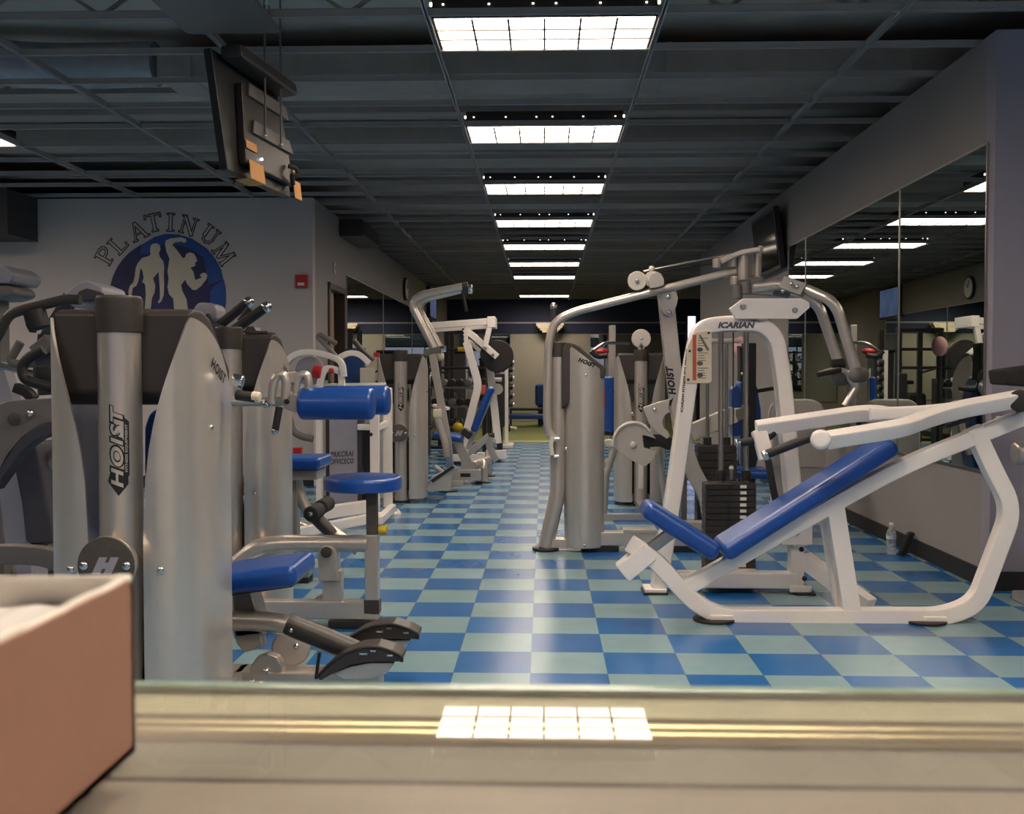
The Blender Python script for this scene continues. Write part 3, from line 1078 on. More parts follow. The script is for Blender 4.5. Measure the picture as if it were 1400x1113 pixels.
def shield_mesh(M, side):
    plan = []
    ctrl = [(0.080, -0.045), (0.125, -0.046), (0.170, -0.032), (0.206, 0.008), (0.222, 0.07), (0.228, 0.16), (0.224, 0.26), (0.212, 0.36)]
    for i in range(len(ctrl) - 1):
        for k in range(4):
            p0 = ctrl[max(i - 1, 0)]
            p1, p2 = ctrl[i], ctrl[i + 1]
            p3 = ctrl[min(i + 2, len(ctrl) - 1)]
            t = k / 4
            plan.append(tuple(0.5 * (2 * p1[q] + (p2[q] - p0[q]) * t + (2 * p0[q] - 5 * p1[q] + 4 * p2[q] - p3[q]) * t * t + (3 * p1[q] - p0[q] - 3 * p2[q] + p3[q]) * t ** 3) for q in (0, 1)))
    plan.append(ctrl[-1])
    # arc length
    s = [0]
    for a, b in zip(plan[:-1], plan[1:]):
        s.append(s[-1] + math.hypot(b[0] - a[0], b[1] - a[1]))
    sa = 0.142
    t = bmesh.new()
    cols = []
    for (x, y), q in zip(plan, s):
        if q < sa:
            top = 0.70 + 0.645 * (q / sa) ** 0.45
        else:
            u = (q - sa) / (s[-1] - sa)
            top = 1.345 - 0.02 * u - 0.19 * u ** 1.7
        zs = [0.035 + (top - 0.035) * k / 12 for k in range(13)]
        cols.append([t.verts.new((x * side, y, z)) for z in zs])
    for a, b in zip(cols[:-1], cols[1:]):
        for k in range(12):
            t.faces.new((a[k], b[k], b[k + 1], a[k + 1]))
    bmesh.ops.recalc_face_normals(t, faces=list(t.faces))
    # outward
    f0 = t.faces[:][0]
    t.normal_update()
    if f0.normal.y > 0:
        bmesh.ops.reverse_faces(t, faces=list(t.faces))
    bmesh.ops.solidify(t, geom=list(t.faces), thickness=0.008)
    return MB(M).take(t)


def tower(root, x, y, rz, logo=0.0, top_disk=False, emblem=True, bend=True, side_logo=None, lean=0.17, facing=0.0):
    M = xf(x, y, rz)
    pts = [(0, -lean, 0.02), (0, -0.02, 0.30), (0, 0, 0.38), (0, 0, 1.32)] if bend else [(0, 0, 0.02), (0, 0, 1.32)]
    MB(M).tube(pts, 0.0605, r=0.12, seg=32).build('column', M_silver, root)
    MB(M).lathe([(0, 0), (0.085, 0), (0.09, 0.006), (0.09, 0.016), (0.085, 0.02), (0, 0.02)], (0, -lean if bend else 0, 0), seg=32).build('foot_plate', M_iron, root)
    MB(M).lathe([(0.0, 1.30), (0.064, 1.30), (0.066, 1.303), (0.066, 1.395), (0.060, 1.405), (0.0, 1.407)], (0, 0, 0), seg=32).build('column_cap', M_house, root)
    for sd in (1, -1):
        sh = shield_mesh(M, sd).build('shield', M_shield, root)
        MB(M).ball((0.13 * sd, -0.048, 0.62), 0.011, (1, 0.6, 1)).build('bolt', M_chrome, sh)
        MB(M).ball((0.2285 * sd, 0.15, 0.07), 0.008, (0.6, 1, 1)).build('bolt', M_chrome, sh)
        MB(M).ball((0.228 * sd, 0.12, 1.02), 0.009, (0.6, 1, 1)).build('bolt', M_chrome, sh)
        if side_logo:
            # small logo high on the outer side of the shield, following its slope
            t = fit(italic(stext('HOIST', 0.06, offset=0.002, spacing=1.15), 0.25), 0.145, 0.036)
            Rm = Matrix.Translation((0.2290 * sd, 0.19, 1.19)) @ Matrix.Rotation(PI / 2 * sd, 4, 'Z') @ Matrix.Rotation(PI / 2, 4, 'X') @ Matrix.Rotation(math.radians(-24) * sd, 4, 'Z')
            MB(M).take(t, Rm).build('logo_lettering', M_dark, sh)
    h = MB(M)
    pr = [(0.015, 1.13), (0.015, 1.36), (0.05, 1.372), (0.12, 1.372), (0.2, 1.35), (0.39, 1.20), (0.39, 1.13), (0.3, 1.09), (0.06, 1.09)]
    h.prism([V((-0.203, p, z)) for p, z in pr], (0.406, 0, 0), bev=0.012)
    h.build('housing', M_house, root)
    st = MB(M)
    for k in range(14):
        st.slab((-0.14, 0.10, 0.10 + 0.032 * k), (0.14, 0.24, 0.10 + 0.032 * k + 0.030), bev=0.002, seg=1)
    so = st.build('weight_stack', M_stack, root)
    MB(M).slab((-0.16, 0.06, 0.03), (0.16, 0.32, 0.09), bev=0.006).build('stack_base', M_silver, root)
    for sx in (-0.08, 0.08):
        MB(M).cyl((sx, 0.17, 0.1), (sx, 0.17, 1.1), 0.011, seg=12).build('guide_rod', M_steel, root)
    MB(M).slab((-0.19, 0.02, 0.60), (0.19, 0.045, 0.645), bev=0.003).build('bracket', M_silver, root)
    MB(M).slab((-0.15, 0.045, 0.60), (-0.1, 0.3, 0.645), bev=0.003).build('bracket', M_silver, root)
    MB(M).slab((0.1, 0.045, 0.60), (0.15, 0.3, 0.645), bev=0.003).build('bracket', M_silver, root)
    if emblem:
        zc = 0.645
        MB(M).cyl((0, -0.05, zc), (0, -0.105, zc), 0.07, 0.082, bev=0.004).build('emblem_mount', M_silver, root)
        e = MB(M).cyl((0, -0.105, zc), (0, -0.115, zc), 0.081, bev=0.003, seg=40).build('emblem_disk', M_grime, root)
        t = fit(italic(stext('H', 0.1, offset=0.012), 0.35), 0.078, 0.048)
        MB(M).take(t, Matrix.Translation((0, -0.1165, zc)) @ Matrix.Rotation(PI / 2, 4, 'X')).build('emblem_letter', M_lightgrey, e)
        for sx in (-1, 1):
            MB(M).ball((0.06 * sx, -0.117, zc), 0.013, (1, 0.7, 1)).build('bolt', M_chrome, e)
    if logo:
        logo_on_column(M, root, 0.0605, logo, facing, 0.235, 0.034)
    if top_disk:
        MB(M).box((0, 0, 1.42), (0.05, 0.06, 0.06), bev=0.006).build('pulley_bracket', M_silver, root)
        q = MB(M).cyl((0, -0.03, 1.5), (0, 0.03, 1.5), 0.085, bev=0.008, seg=36).build('pulley', M_offwhite, root)
        MB(M).ball((0, -0.032, 1.5), 0.013, (1, 0.6, 1)).build('bolt', M_chrome, q)
        MB(M).cyl((0, -0.045, 1.30), (0, -0.045, 1.46), 0.006, seg=8).build('cable', M_steel, root)


# ------------------------------------------------------------------ machine 1: front tower with seat and foot plates
Y1 = 2.97
c1 = P(165, 600, Y1)
m1 = thing('weight_machine', 'tall silver weight machine nearest the glass counter, with blue seat and dark foot plates', 'weight machine', (c1.x, c1.y, 0), 'silver shielded weight machines')
tower(m1, c1.x, c1.y, 0, logo=0.975, side_logo=True, facing=0.22)
YS = 3.75
# seat
a, b = P(300, 777, YS), P(417, 762, YS)
MB().pad(a, b, 0.34, 0.075, (-0.12, 0, 1), bev=0.03).build('seat', M_blue, m1)
MB().beam(P(300, 806, YS), P(412, 790, YS), 0.26, 0.018, up=(-0.12, 0, 1)).build('seat_plate', M_iron, m1)
MB().prism([P(316, 805, YS), P(342, 803, YS), P(362, 870, YS), P(318, 875, YS)], (0, 0.12, 0), bev=0.012).build('seat_bracket', M_silver, m1)
MB().prism([P(316, 850, YS), P(354, 845, YS), P(360, 885, YS), P(333, 893, YS), P(322, 880, YS)], (0, 0.06, 0), bev=0.01).build('pivot_housing', M_silver, m1)
# lever tube with dark sleeve
YLv = 3.72
pl = [P(285, 850, YLv), P(345, 848, YLv), P(392, 853, YLv), P(450, 878, YLv), P(505, 902, YLv)]
MB().tube(pl, 0.037, r=0.12, seg=20).build('lever_arm', M_silver, m1)
MB().tube([P(393, 852.5, YLv - 0.002), P(450, 875.5, YLv - 0.002), P(500, 897, YLv - 0.002)], 0.0405, r=0.1, seg=20).build('lever_sleeve', M_house, m1)
MB().ball(P(398, 862, YLv - 0.045), 0.008).build('bolt', M_chrome, m1)


def foot_plate(dx, dy, Yp):
    top = [(433, 926), (450, 908), (470, 894), (492, 886), (515, 884), (535, 890), (550, 898), (549, 905), (530, 905), (505, 905), (478, 910), (455, 921), (438, 931)]
    pts = [P(u + dx, v + dy, Yp) for u, v in top]
    q = MB().prism(pts, (0, 0.115, 0), bev=0.004).build('foot_plate', M_house, m1)
    for (u, v, w_) in ((497, 895, 0.03), (510, 891, 0.02), (533, 897, 0.022)):
        p = P(u + dx, v + dy - 1, Yp)
        MB().box((p.x, p.y - 0.001, p.z), (w_, 0.006, 0.008), bev=0.002).build('badge', M_chrome, q)
    rim = [P(u + dx, v + dy, Yp - 0.003) for u, v in top[:8]]
    MB().tube(rim, 0.005, r=0.02, seg=8).build('tread_rim', M_black, q)
    body = [(455, 920), (480, 911), (505, 906), (540, 906), (528, 922), (505, 930), (470, 930)]
    MB().prism([P(u + dx, v + dy, Yp + 0.02) for u, v in body], (0, 0.06, 0), bev=0.006).build('foot_bracket', M_silver, m1)


foot_plate(0, 0, 3.55)
foot_plate(22, -31, 3.83)
# cam discs and base rail
MB().cyl(P(398, 885, 3.86), P(398, 885, 3.92), 0.072, bev=0.006, seg=36).build('cam_disc', M_silver, m1)
MB().ball(P(405, 884, 3.85), 0.012).build('bolt', M_chrome, m1)
MB().prism([P(342, 930, 3.70), P(342, 912, 3.70), P(350, 899, 3.70), P(365, 894, 3.70), P(379, 899, 3.70), P(386, 912, 3.70), P(386, 930, 3.70)], (0, 0.05, 0), bev=0.006).build('cam_cover', M_silver, m1)
MB().ball(P(364, 918, 3.69), 0.013).build('bolt', M_chrome, m1)
a, b = P(300, 938, 3.74), P(522, 936, 3.74)
MB().slab((c1.x + 0.1, 3.68, 0.02), (b.x, 3.80, 0.105), bev=0.01).build('base_rail', M_silver, m1)
MB().slab((c1.x + 0.02, c1.y + 0.25, 0.02), (c1.x + 0.14, 3.80, 0.105), bev=0.01).build('base_rail', M_silver, m1)
MB().tube([P(437, 892, 3.66), P(434, 912, 3.66), P(432, 928, 3.66)], 0.006, r=0.02, seg=8).build('link', M_iron, m1)
for (u, v) in ((345, 933), (356, 935)):
    MB().ball(P(u, v, 3.675), 0.014).build('bolt', M_chrome, m1)
MB().slab((b.x - 0.1, 3.66, 0.0), (b.x, 3.82, 0.022), bev=0.004).build('rubber_foot', M_black, m1)
MB().slab((c1.x + 0.1, 3.66, 0.0), (c1.x + 0.2, 3.82, 0.022), bev=0.004).build('rubber_foot', M_black, m1)
MB().prism([P(u, v, 3.42) for u, v in ((196, 735), (196, 585), (203, 565), (214, 558), (226, 565), (236, 600), (236, 735))], (0, 0.08, 0), bev=0.015).build('back_pad', M_blue, m1)
MB().slab((P(200, 0, 3.5).x, 3.5, 0.1), (P(222, 0, 3.5).x, 3.54, P(0, 600, 3.5).z), bev=0.006).build('pad_post', M_iron, m1)
# arm stubs beside the shield
for (u0, v0, u1, v1, r_, mm, nm) in ((318, 519, 333, 522, 0.02, M_chrome, 'knob'), (322, 540, 352, 544, 0.016, M_black, 'grip')):
    MB().cyl(P(u0, v0, 3.2), P(u1, v1, 3.2), r_, bev=0.005).build(nm, mm, m1)
MB().cyl(P(344, 542, 3.2), P(356, 544, 3.2), 0.017, bev=0.005).build('grip_end', M_cream, m1)

# ------------------------------------------------------------------ roller-pad machine with round stool seat
YR = 4.55
Y2 = 4.90
c2 = (P(366, 500, Y2).x - 0.185, Y2)
m2 = thing('weight_machine', 'silver weight machine with two blue roller pads and a round blue stool seat', 'weight machine', (c2[0], c2[1], 0), 'silver shielded weight machines')
tower(m2, c2[0], c2[1], 0, side_logo=True, bend=False, emblem=False)
YB = 4.80
MB().roll(P(409, 552, YR), P(512, 552, YR), 0.071, e=0.022).build('roller_pad', M_blue, m2)
MB().roll(P(440, 548, YR + 0.42), P(533, 547, YR + 0.42), 0.071, e=0.022).build('roller_pad', M_blue, m2)
MB().tube([P(318, 549, YR), P(415, 549, YR)], 0.021, seg=16).build('arm_tube', M_silver, m2)
MB().tube([P(402, 548, YR + 0.4), P(445, 548, YR + 0.42)], 0.021, seg=16).build('arm_tube', M_silver, m2)
MB().prism([P(386, 534, YR - 0.03), P(411, 540, YR - 0.03), P(409, 566, YR - 0.03), P(390, 560, YR - 0.03), P(385, 550, YR - 0.03)], (0, 0.06, 0), bev=0.006).build('arm_bracket', M_silver, m2)
MB().ball(P(392, 549, YR - 0.035), 0.012).build('bolt', M_iron, m2)
for du, dy in ((0, 0.0), (31, 0.05)):
    Yq = YR - 0.06 + dy
    MB().tube([P(371 + du, 552, Yq), P(374 + du, 522, Yq), P(380 + du, 513, Yq), P(388 + du, 512, Yq), P(391 + du, 522, Yq), P(390 + du, 545, Yq)], 0.019, r=0.04, seg=14).build('handle_loop', M_silver, m2)
MB().beam(P(388, 516, YR - 0.04), P(404, 516, YR - 0.0), 0.05, 0.05).build('cross_link', M_silver, m2)
MB().cyl(P(382, 556, YR - 0.07), P(376, 590, YR - 0.07), 0.016, bev=0.004).build('hand_grip', M_black, m2)
MB().ball(P(376, 589, YR - 0.07), 0.017).build('grip_end', M_chrome, m2)
MB().ball(P(365, 553, YR - 0.05), 0.019).build('grip_end', M_chrome, m2)
# stool seat: round pad with a flattened far edge, on a telescoping post
sc_ = P(496, 650, YB)
t = bmesh.new()
prf = [(0.0, 0.0), (0.165, 0.0), (0.182, -0.006), (0.190, -0.018), (0.190, -0.058), (0.182, -0.064), (0.0, -0.064)]
b_ = MB().lathe(prf, (0, 0, 0), seg=48)
for v in b_.bm.verts:
    v.co.y *= 1.05
    if v.co.x > 0.155:
        v.co.x = 0.155 + (v.co.x - 0.155) * 0.6
b_.xf = Matrix.Translation((sc_.x - 0.002, YB + 0.05, P(496, 652, YB).z))
b_.build('stool_seat', M_blue, m2)
pz = P(508, 672, YB)
fx = P(509, 740, YB).x
MB().slab((fx - 0.025, YB - 0.025, P(0, 730, YB).z), (fx + 0.025, YB + 0.025, pz.z + 0.01), bev=0.004).build('post_inner', M_grime, m2)
MB().slab((fx - 0.031, YB - 0.031, 0.02), (fx + 0.031, YB + 0.031, P(0, 728, YB).z), bev=0.006).build('post', M_silver, m2)
MB().slab((fx - 0.036, YB - 0.036, P(0, 834, YB).z), (fx + 0.036, YB + 0.036, P(0, 815, YB).z), bev=0.004).build('post_collar', M_house, m2)
MB().cyl((fx + 0.03, YB, P(0, 722, YB).z), (fx + 0.07, YB, P(0, 722, YB).z), 0.022, bev=0.004).build('adjuster_knob', M_yellow, m2)
MB().tube([P(322, 772, YB), P(352, 747, YB), P(385, 743, YB), P(503, 743, YB)], 0.04, r=0.2, seg=20).build('upper_tube', M_silver, m2)
MB().slab((P(330, 0, YB).x, YB - 0.035, 0.04), (fx, YB + 0.035, 0.125), bev=0.008).build('base_rail', M_silver, m2)
MB().slab((fx - 0.2, YB - 0.05, 0), (fx + 0.04, YB + 0.05, 0.04), bev=0.006).build('rubber_foot', M_black, m2)
MB().slab((P(330, 0, YB).x, YB - 0.05, 0), (P(352, 0, YB).x, YB + 0.05, 0.04), bev=0.006).build('rubber_foot', M_black, m2)
ax = P(451, 0, YB).x
MB().slab((ax - 0.045, YB - 0.03, 0.12), (ax + 0.045, YB + 0.03, P(0, 776, YB).z), bev=0.004).build('upright', M_silver, m2)
pv = MB()
pts = [P(435, 795, YB - 0.05), P(434, 765, YB - 0.05)]
for k in range(7):
    a_ = PI - PI * k / 6
    pts.append(P(447 + 13 * math.cos(a_), 758 - 12 * math.sin(a_), YB - 0.05))
pts += [P(460, 775, YB - 0.05), P(463, 795, YB - 0.05)]
pv.prism(pts, (0, 0.10, 0), bev=0.008)
pv.build('pivot_bracket', M_silver, m2)
MB().cyl(P(446, 755, YB - 0.075), P(446, 755, YB - 0.04), 0.026, bev=0.006).build('pivot_cap', M_black, m2)
pf = [P(u, v, YB + 0.04) for u, v in ((350, 835), (348, 822), (362, 820), (378, 826), (395, 832), (410, 832), (440, 812), (440, 835))]
MB().prism(pf, (0, 0.012, 0)).build('gusset', M_silver, m2)

# ------------------------------------------------------------------ second tower machine with seat and foam rollers
YS2 = 5.85
m3 = thing('leg_curl_bench', 'silver leg machine with flat blue seat and two black foam rollers, behind the stool seat', 'weight machine', (P(400, 700, YS2).x, YS2, 0))
MB().pad(P(380, 623, YS2), P(446, 623, YS2), 0.36, 0.065, (0, 0, 1), bev=0.022).build('seat', M_blue, m3)
MB().slab((P(384, 0, YS2).x, YS2 - 0.12, P(0, 645, YS2).z - 0.03), (P(436, 0, YS2).x, YS2 + 0.12, P(0, 640, YS2).z), bev=0.004).build('seat_plate', M_silver, m3)
MB().tube([P(404, 643, YS2), P(407, 670, YS2), P(420, 700, YS2), P(455, 728, YS2), P(490, 752, YS2)], 0.034, r=0.2, seg=16).build('curved_arm', M_silver, m3)
MB().tube([P(430, 706, YS2 - 0.01), P(456, 732, YS2 - 0.01)], 0.038, seg=16).build('arm_sleeve', M_house, m3)
MB().roll(P(424, 703, YS2 - 0.14), P(436, 697, YS2 + 0.0), 0.043, e=0.008, seg=24).build('foam_roller', M_foam, m3)
MB().roll(P(438, 694, YS2 + 0.06), P(449, 688, YS2 + 0.2), 0.043, e=0.008, seg=24).build('foam_roller', M_foam, m3)
MB().cyl(P(424, 703, YS2 - 0.16), P(425, 702.5, YS2 - 0.13), 0.014, bev=0.004).build('roller_bolt', M_chrome, m3)
MB().slab((P(352, 0, YS2).x, YS2 - 0.05, 0.03), (P(420, 0, YS2).x, YS2 + 0.05, 0.13), bev=0.008).build('base_rail', M_silver, m3)
MB().slab((P(392, 0, YS2).x, YS2 - 0.04, 0.1), (P(404, 0, YS2).x, YS2 + 0.04, P(0, 645, YS2).z - 0.02), bev=0.006).build('seat_post', M_silver, m3)
MB().slab((P(352, 0, YS2).x, YS2 - 0.06, 0), (P(420, 0, YS2).x, YS2 + 0.06, 0.03), bev=0.004).build('rubber_foot', M_black, m3)
MB().slab((P(330, 443, Y2).x, Y2 + 0.05, 1.374), (P(362, 443, Y2).x, Y2 + 0.2, 1.39), bev=0.005).build('top_tray', M_house, m2)
MB().prism([V(P(330, 455, Y2 + 0.1)), V(P(338, 446, Y2 + 0.1)), V(P(347, 446, Y2 + 0.1)), V(P(352, 455, Y2 + 0.1))], (0, 0.1, 0), bev=0.006).build('tray_knob', M_house, m2)

# ------------------------------------------------------------------ third tower machine with high bent arms
Y3 = 9.55
c3 = P(548, 600, Y3)
m4 = thing('weight_machine', 'silver pulldown machine left of the aisle with two high bent arms', 'weight machine', (c3.x, c3.y, 0), 'silver shielded weight machines')
tower(m4, c3.x, c3.y, 0, logo=0.98, bend=False, facing=0.1)
Ya = 9.95
for du, dv, dy in ((0, 0, 0), (9, 4, 0.35)):
    MB().tube([P(596 + du, 482, Ya + dy), P(564 + du, 420 + dv, Ya + dy), P(566 + du, 410 + dv, Ya + dy), P(576 + du, 403 + dv, Ya + dy), P(632, 392 + dv, Ya + dy)], 0.037, r=0.18, seg=16).build('bent_arm', M_silver, m4)
    MB().cyl(P(632, 392 + dv, Ya + dy), P(640, 391 + dv, Ya + dy), 0.04, bev=0.004).build('arm_grip', M_house, m4)
    MB().cyl(P(640, 394 + dv, Ya + dy), P(646, 393.5 + dv, Ya + dy), 0.03, bev=0.006).build('arm_end', M_chrome, m4)
    MB().cyl(P(632, 396 + dv, Ya + dy), P(638, 426, Ya + dy), 0.014, seg=10).build('hanging_grip', M_black, m4)
MB().beam(P(580, 483, Ya), P(608, 476, Ya), 0.08, 0.06).build('cross_bar', M_midgrey, m4)
MB().cyl(P(603, 477.5, Ya - 0.06), P(610, 477, Ya - 0.06), 0.03).build('cross_bar_end', M_chrome, m4)
MB().rtube([P(591, 482, Ya), P(607, 575, Ya), P(612, 600, Ya), P(616, 648, Ya + 0.2)], 0.07, 0.07, (0, 1, 0), r=0.3).build('upright', M_silver, m4)
MB().tube([P(594, 560, Ya - 0.1), P(603, 590, Ya - 0.1), P(609, 606, Ya - 0.1), P(611, 625, Ya - 0.1)], 0.033, r=0.3).build('brace', M_silver, m4)
MB().prism([P(582, 672, Ya - 0.3), P(590, 652, Ya - 0.3), P(622, 638, Ya - 0.3), P(618, 652, Ya - 0.3), P(616, 671, Ya - 0.3)], (0, 0.1, 0), bev=0.008).build('base_wedge', M_silver, m4)
MB().prism([P(588, 657, Ya - 0.32), P(618, 637, Ya - 0.32), P(622, 639, Ya - 0.32), P(592, 660, Ya - 0.32)], (0, 0.14, 0)).build('foot_tread', M_black, m4)
fz = G(600, 674)
MB().lathe([(0, 0), (0.1, 0), (0.1, 0.012), (0.085, 0.02), (0, 0.02)], (G(613, 672).x, G(613, 672).y, 0)).build('rubber_foot', M_black, m4)
MB().prism([P(591, 553, Ya - 0.02), P(612, 558, Ya - 0.02), P(612, 561, Ya - 0.02), P(591, 556, Ya - 0.02)], (0, 0.25, 0)).build('link_plate', M_white, m4)
MB().box(P(598, 565, Ya - 0.1), (0.08, 0.08, 0.08), bev=0.01).build('stop_block', M_cream, m4)
MB().tube([P(594, 638, Ya + 0.2), P(608, 648, Ya + 0.2)], 0.025).build('floor_brace', M_offwhite, m4)

# ------------------------------------------------------------------ fourth tower, by the pull-down
Y4 = 9.35
c4 = P(876, 600, Y4)
m5 = thing('weight_machine', 'silver weight machine topped by a round pulley, behind the cream cam', 'weight machine', (c4.x, c4.y, 0), 'silver shielded weight machines')
tower(m5, c4.x, c4.y, 0, logo=0.98, bend=False, top_disk=True, emblem=False, facing=-0.1)
MB(xf(c4.x, c4.y)).slab((-0.025, -0.064, 0.16), (0.02, -0.058, 0.40), bev=0.002).build('placard', M_sticker, m5)
for (u, v) in ((865, 566), (893, 600)):
    MB().ball(P(u, v, Y4 - 0.06), 0.016).build('bolt', M_chrome, m5)
Yc = 8.3
# cream cam with its lever and legs (rest of the same machine)
cp = [(848, 606)]
for k in range(0, 13):
    a_ = math.radians(205 - k * 14.5)
    cp.append((866 + 28 * math.cos(a_), 606 - 29 * math.sin(a_)))
cp += [(897, 600), (878, 594), (880, 612), (898, 617), (894, 628), (882, 638), (868, 632), (852, 622), (842, 614)]
cp = cp[1:]
MB().prism([P(u, v, Yc) for u, v in cp], (0, 0.05, 0), bev=0.004).build('cam', M_offwhite, m5)
rim = [P(866 + 27 * math.cos(math.radians(190 - k * 14)), 606 - 28 * math.sin(math.radians(190 - k * 14)), Yc - 0.012) for k in range(12)]
MB().tube(rim, 0.014, r=0, seg=8).build('cam_rim', M_offwhite, m5)
MB().ball(P(865.5, 608.5, Yc - 0.01), 0.028, (1, 0.6, 1)).build('bolt', M_offwhite, m5)
MB().beam(P(827, 606, Yc + 0.02), P(845, 606, Yc + 0.02), 0.05, 0.06).build('cam_lever', M_offwhite, m5)
MB().rtube([P(880, 604, Yc + 0.08), P(902, 601, Yc + 0.08), P(918, 608, Yc + 0.08)], 0.05, 0.1, (0, 1, 0), r=0.05).build('belt_arm', M_black, m5)
for (u0, v0, u1, v1) in ((840, 614, 829, 650), (899, 615, 908, 668)):
    MB().tube([P(u0, v0, Yc + 0.1), P(u1, v1, Yc + 0.1)], 0.028).build('brace', M_silver, m5)
p = P(829, 650, Yc + 0.1)
MB().tube([p, (p.x - 0.02, p.y, 0.05)], 0.028).build('leg', M_silver, m5)
p = P(908, 668, Yc + 0.1)
MB().tube([p, (p.x + 0.03, p.y, 0.05)], 0.028).build('leg', M_silver, m5)
MB().slab((P(829, 650, Yc).x - 0.06, Yc + 0.06, 0.0), (P(908, 668, Yc).x + 0.1, Yc + 0.14, 0.055), bev=0.006).build('base_rail', M_silver, m5)
MB().slab((c4.x - 0.05, Yc + 0.14, 0.0), (c4.x + 0.05, c4.y, 0.055), bev=0.006).build('base_rail', M_silver, m5)

# ------------------------------------------------------------------ fifth: long-armed pull-down machine
Y5 = 6.95
c5 = P(764, 600, Y5)
m6 = thing('weight_machine', 'silver weight machine right of the aisle with a long overhead arm and tall mast', 'weight machine', (c5.x, c5.y, 0), 'silver shielded weight machines')
MB().tube([P(746, 748, Y5), P(757, 700, Y5), P(763, 672, Y5), P(763, 486, Y5)], 0.052, r=0.16, seg=28).build('column', M_silver, m6)
gq = P(746, 748, Y5)
MB().lathe([(0, 0), (0.085, 0), (0.09, 0.006), (0.09, 0.016), (0.085, 0.02), (0, 0.02)], (gq.x, Y5, 0), seg=32).build('foot_plate', M_iron, m6)
MB().cyl(P(763, 488, Y5), P(763, 468, Y5), 0.057, bev=0.006, seg=28).build('column_cap', M_house, m6)
# one half-round shield with a slanting top
sc5 = P(799, 600, Y5)
t = bmesh.new()
cols = []
R5 = 0.134
for k in range(37):
    a_ = math.radians(172 + 196 * k / 36)
    xx_ = math.cos(a_)
    f_ = (xx_ + 1) / 2
    zt_ = 1.385 - 0.20 * f_ ** 1.15
    if f_ < 0.16:
        zt_ -= 0.30 * (1 - f_ / 0.16) ** 1.8
    cols.append([t.verts.new((sc5.x + R5 * xx_, Y5 + 0.02 + R5 * math.sin(a_), 0.03 + (zt_ - 0.03) * q / 10)) for q in range(11)])
for a_, b_ in zip(cols[:-1], cols[1:]):
    for q in range(10):
        t.faces.new((a_[q], b_[q], b_[q + 1], a_[q + 1]))
bmesh.ops.recalc_face_normals(t, faces=list(t.faces))
t.normal_update()
if t.faces[:][180].normal.y > 0:
    bmesh.ops.reverse_faces(t, faces=list(t.faces))
bmesh.ops.solidify(t, geom=list(t.faces), thickness=0.007)
sh5 = MB().take(t).build('shield', M_shield, m6)
for (u, v) in ((801, 513), (799, 746)):
    p = P(u, v, Y5 - 0.115)
    MB().ball((p.x, Y5 - 0.114, p.z), 0.009, (1, 0.6, 1)).build('bolt', M_chrome, sh5)
hp5 = [(768, 476), (776, 467), (786, 470), (793, 474), (800, 481), (814, 492), (829, 503), (828, 516), (812, 520), (768, 560)]
MB().prism([P(u, v, Y5 - 0.07) for u, v in hp5], (0, 0.17, 0), bev=0.012).build('housing', M_house, m6)
MB().slab((sc5.x - 0.1, Y5 - 0.02, 0.08), (sc5.x + 0.1, Y5 + 0.14, 1.0), bev=0.004).build('weight_stack', M_stack, m6)
MB().slab((gq.x, Y5 - 0.04, 0.02), (sc5.x, Y5 + 0.06, 0.08), bev=0.006).build('base_link', M_silver, m6)
t = fit(italic(stext('HOIST', 0.06, offset=0.004, spacing=1.15), 0.25), 0.125, 0.03)
bmesh.ops.subdivide_edges(t, edges=[e for e in t.edges if e.calc_length() > 0.02], cuts=2)
bmesh.ops.triangulate(t, faces=list(t.faces))
bmesh.ops.rotate(t, verts=t.verts, cent=(0, 0, 0), matrix=Matrix.Rotation(math.radians(-22), 3, 'Z'))
lz = P(803, 496, Y5 - 0.11)
for v in t.verts:
    a_ = (lz.x + v.co.x - sc5.x) / (R5 + 0.004)
    v.co = V((lz.x + v.co.x, Y5 + 0.02 - math.sqrt(max(0.0, (R5 + 0.0035) ** 2 - (lz.x + v.co.x - sc5.x) ** 2)), lz.z + v.co.y))
MB().take(t).build('logo_lettering', M_dark, sh5)
wz = P(824, 545, Y5)
MB().box((sc5.x + R5 * 0.965, Y5 - 0.005, wz.z), (0.012, 0.03, 0.13), bev=0.002).build('warning_sticker', M_orange, sh5)
Yt = Y5 - 0.05
# long round arm
MB().tube([P(759, 604, Yt), P(749, 590, Yt), P(748, 560, Yt), P(750, 470, Yt), P(757, 440, Yt), P(785, 426, Yt), P(1006, 371, Yt)], 0.028, r=0.16, n=8, seg=20).build('long_arm', M_silver, m6)
MB().rtube([P(756, 598, Yt - 0.02), P(753, 606, Yt - 0.02), P(755, 622, Yt - 0.02)], 0.05, 0.03, (0, 1, 0), r=0.05).build('arm_clamp', M_offwhite, m6)
MB().cyl(P(757, 600, Yt - 0.02), P(765, 600, Yt - 0.02), 0.012).build('clamp_pin', M_chrome, m6)
MB().cyl(P(757, 624, Yt - 0.02), P(764, 624, Yt - 0.02), 0.012).build('clamp_pin', M_chrome, m6)
MB().ball(P(774, 614, Yt - 0.06), 0.014).build('bolt', M_chrome, m6)
# hand grip that stands above the bend
MB().cyl(P(757, 437, Yt + 0.2), P(757, 420, Yt + 0.2), 0.02).build('post_tip', M_house, m6)
MB().ball(P(757, 419, Yt + 0.2), 0.026).build('post_end', M_chrome, m6)
MB().tube([P(757, 436, Yt + 0.2), P(758, 470, Yt + 0.2), P(766, 500, Yt + 0.1)], 0.02).build('rear_grip', M_house, m6)
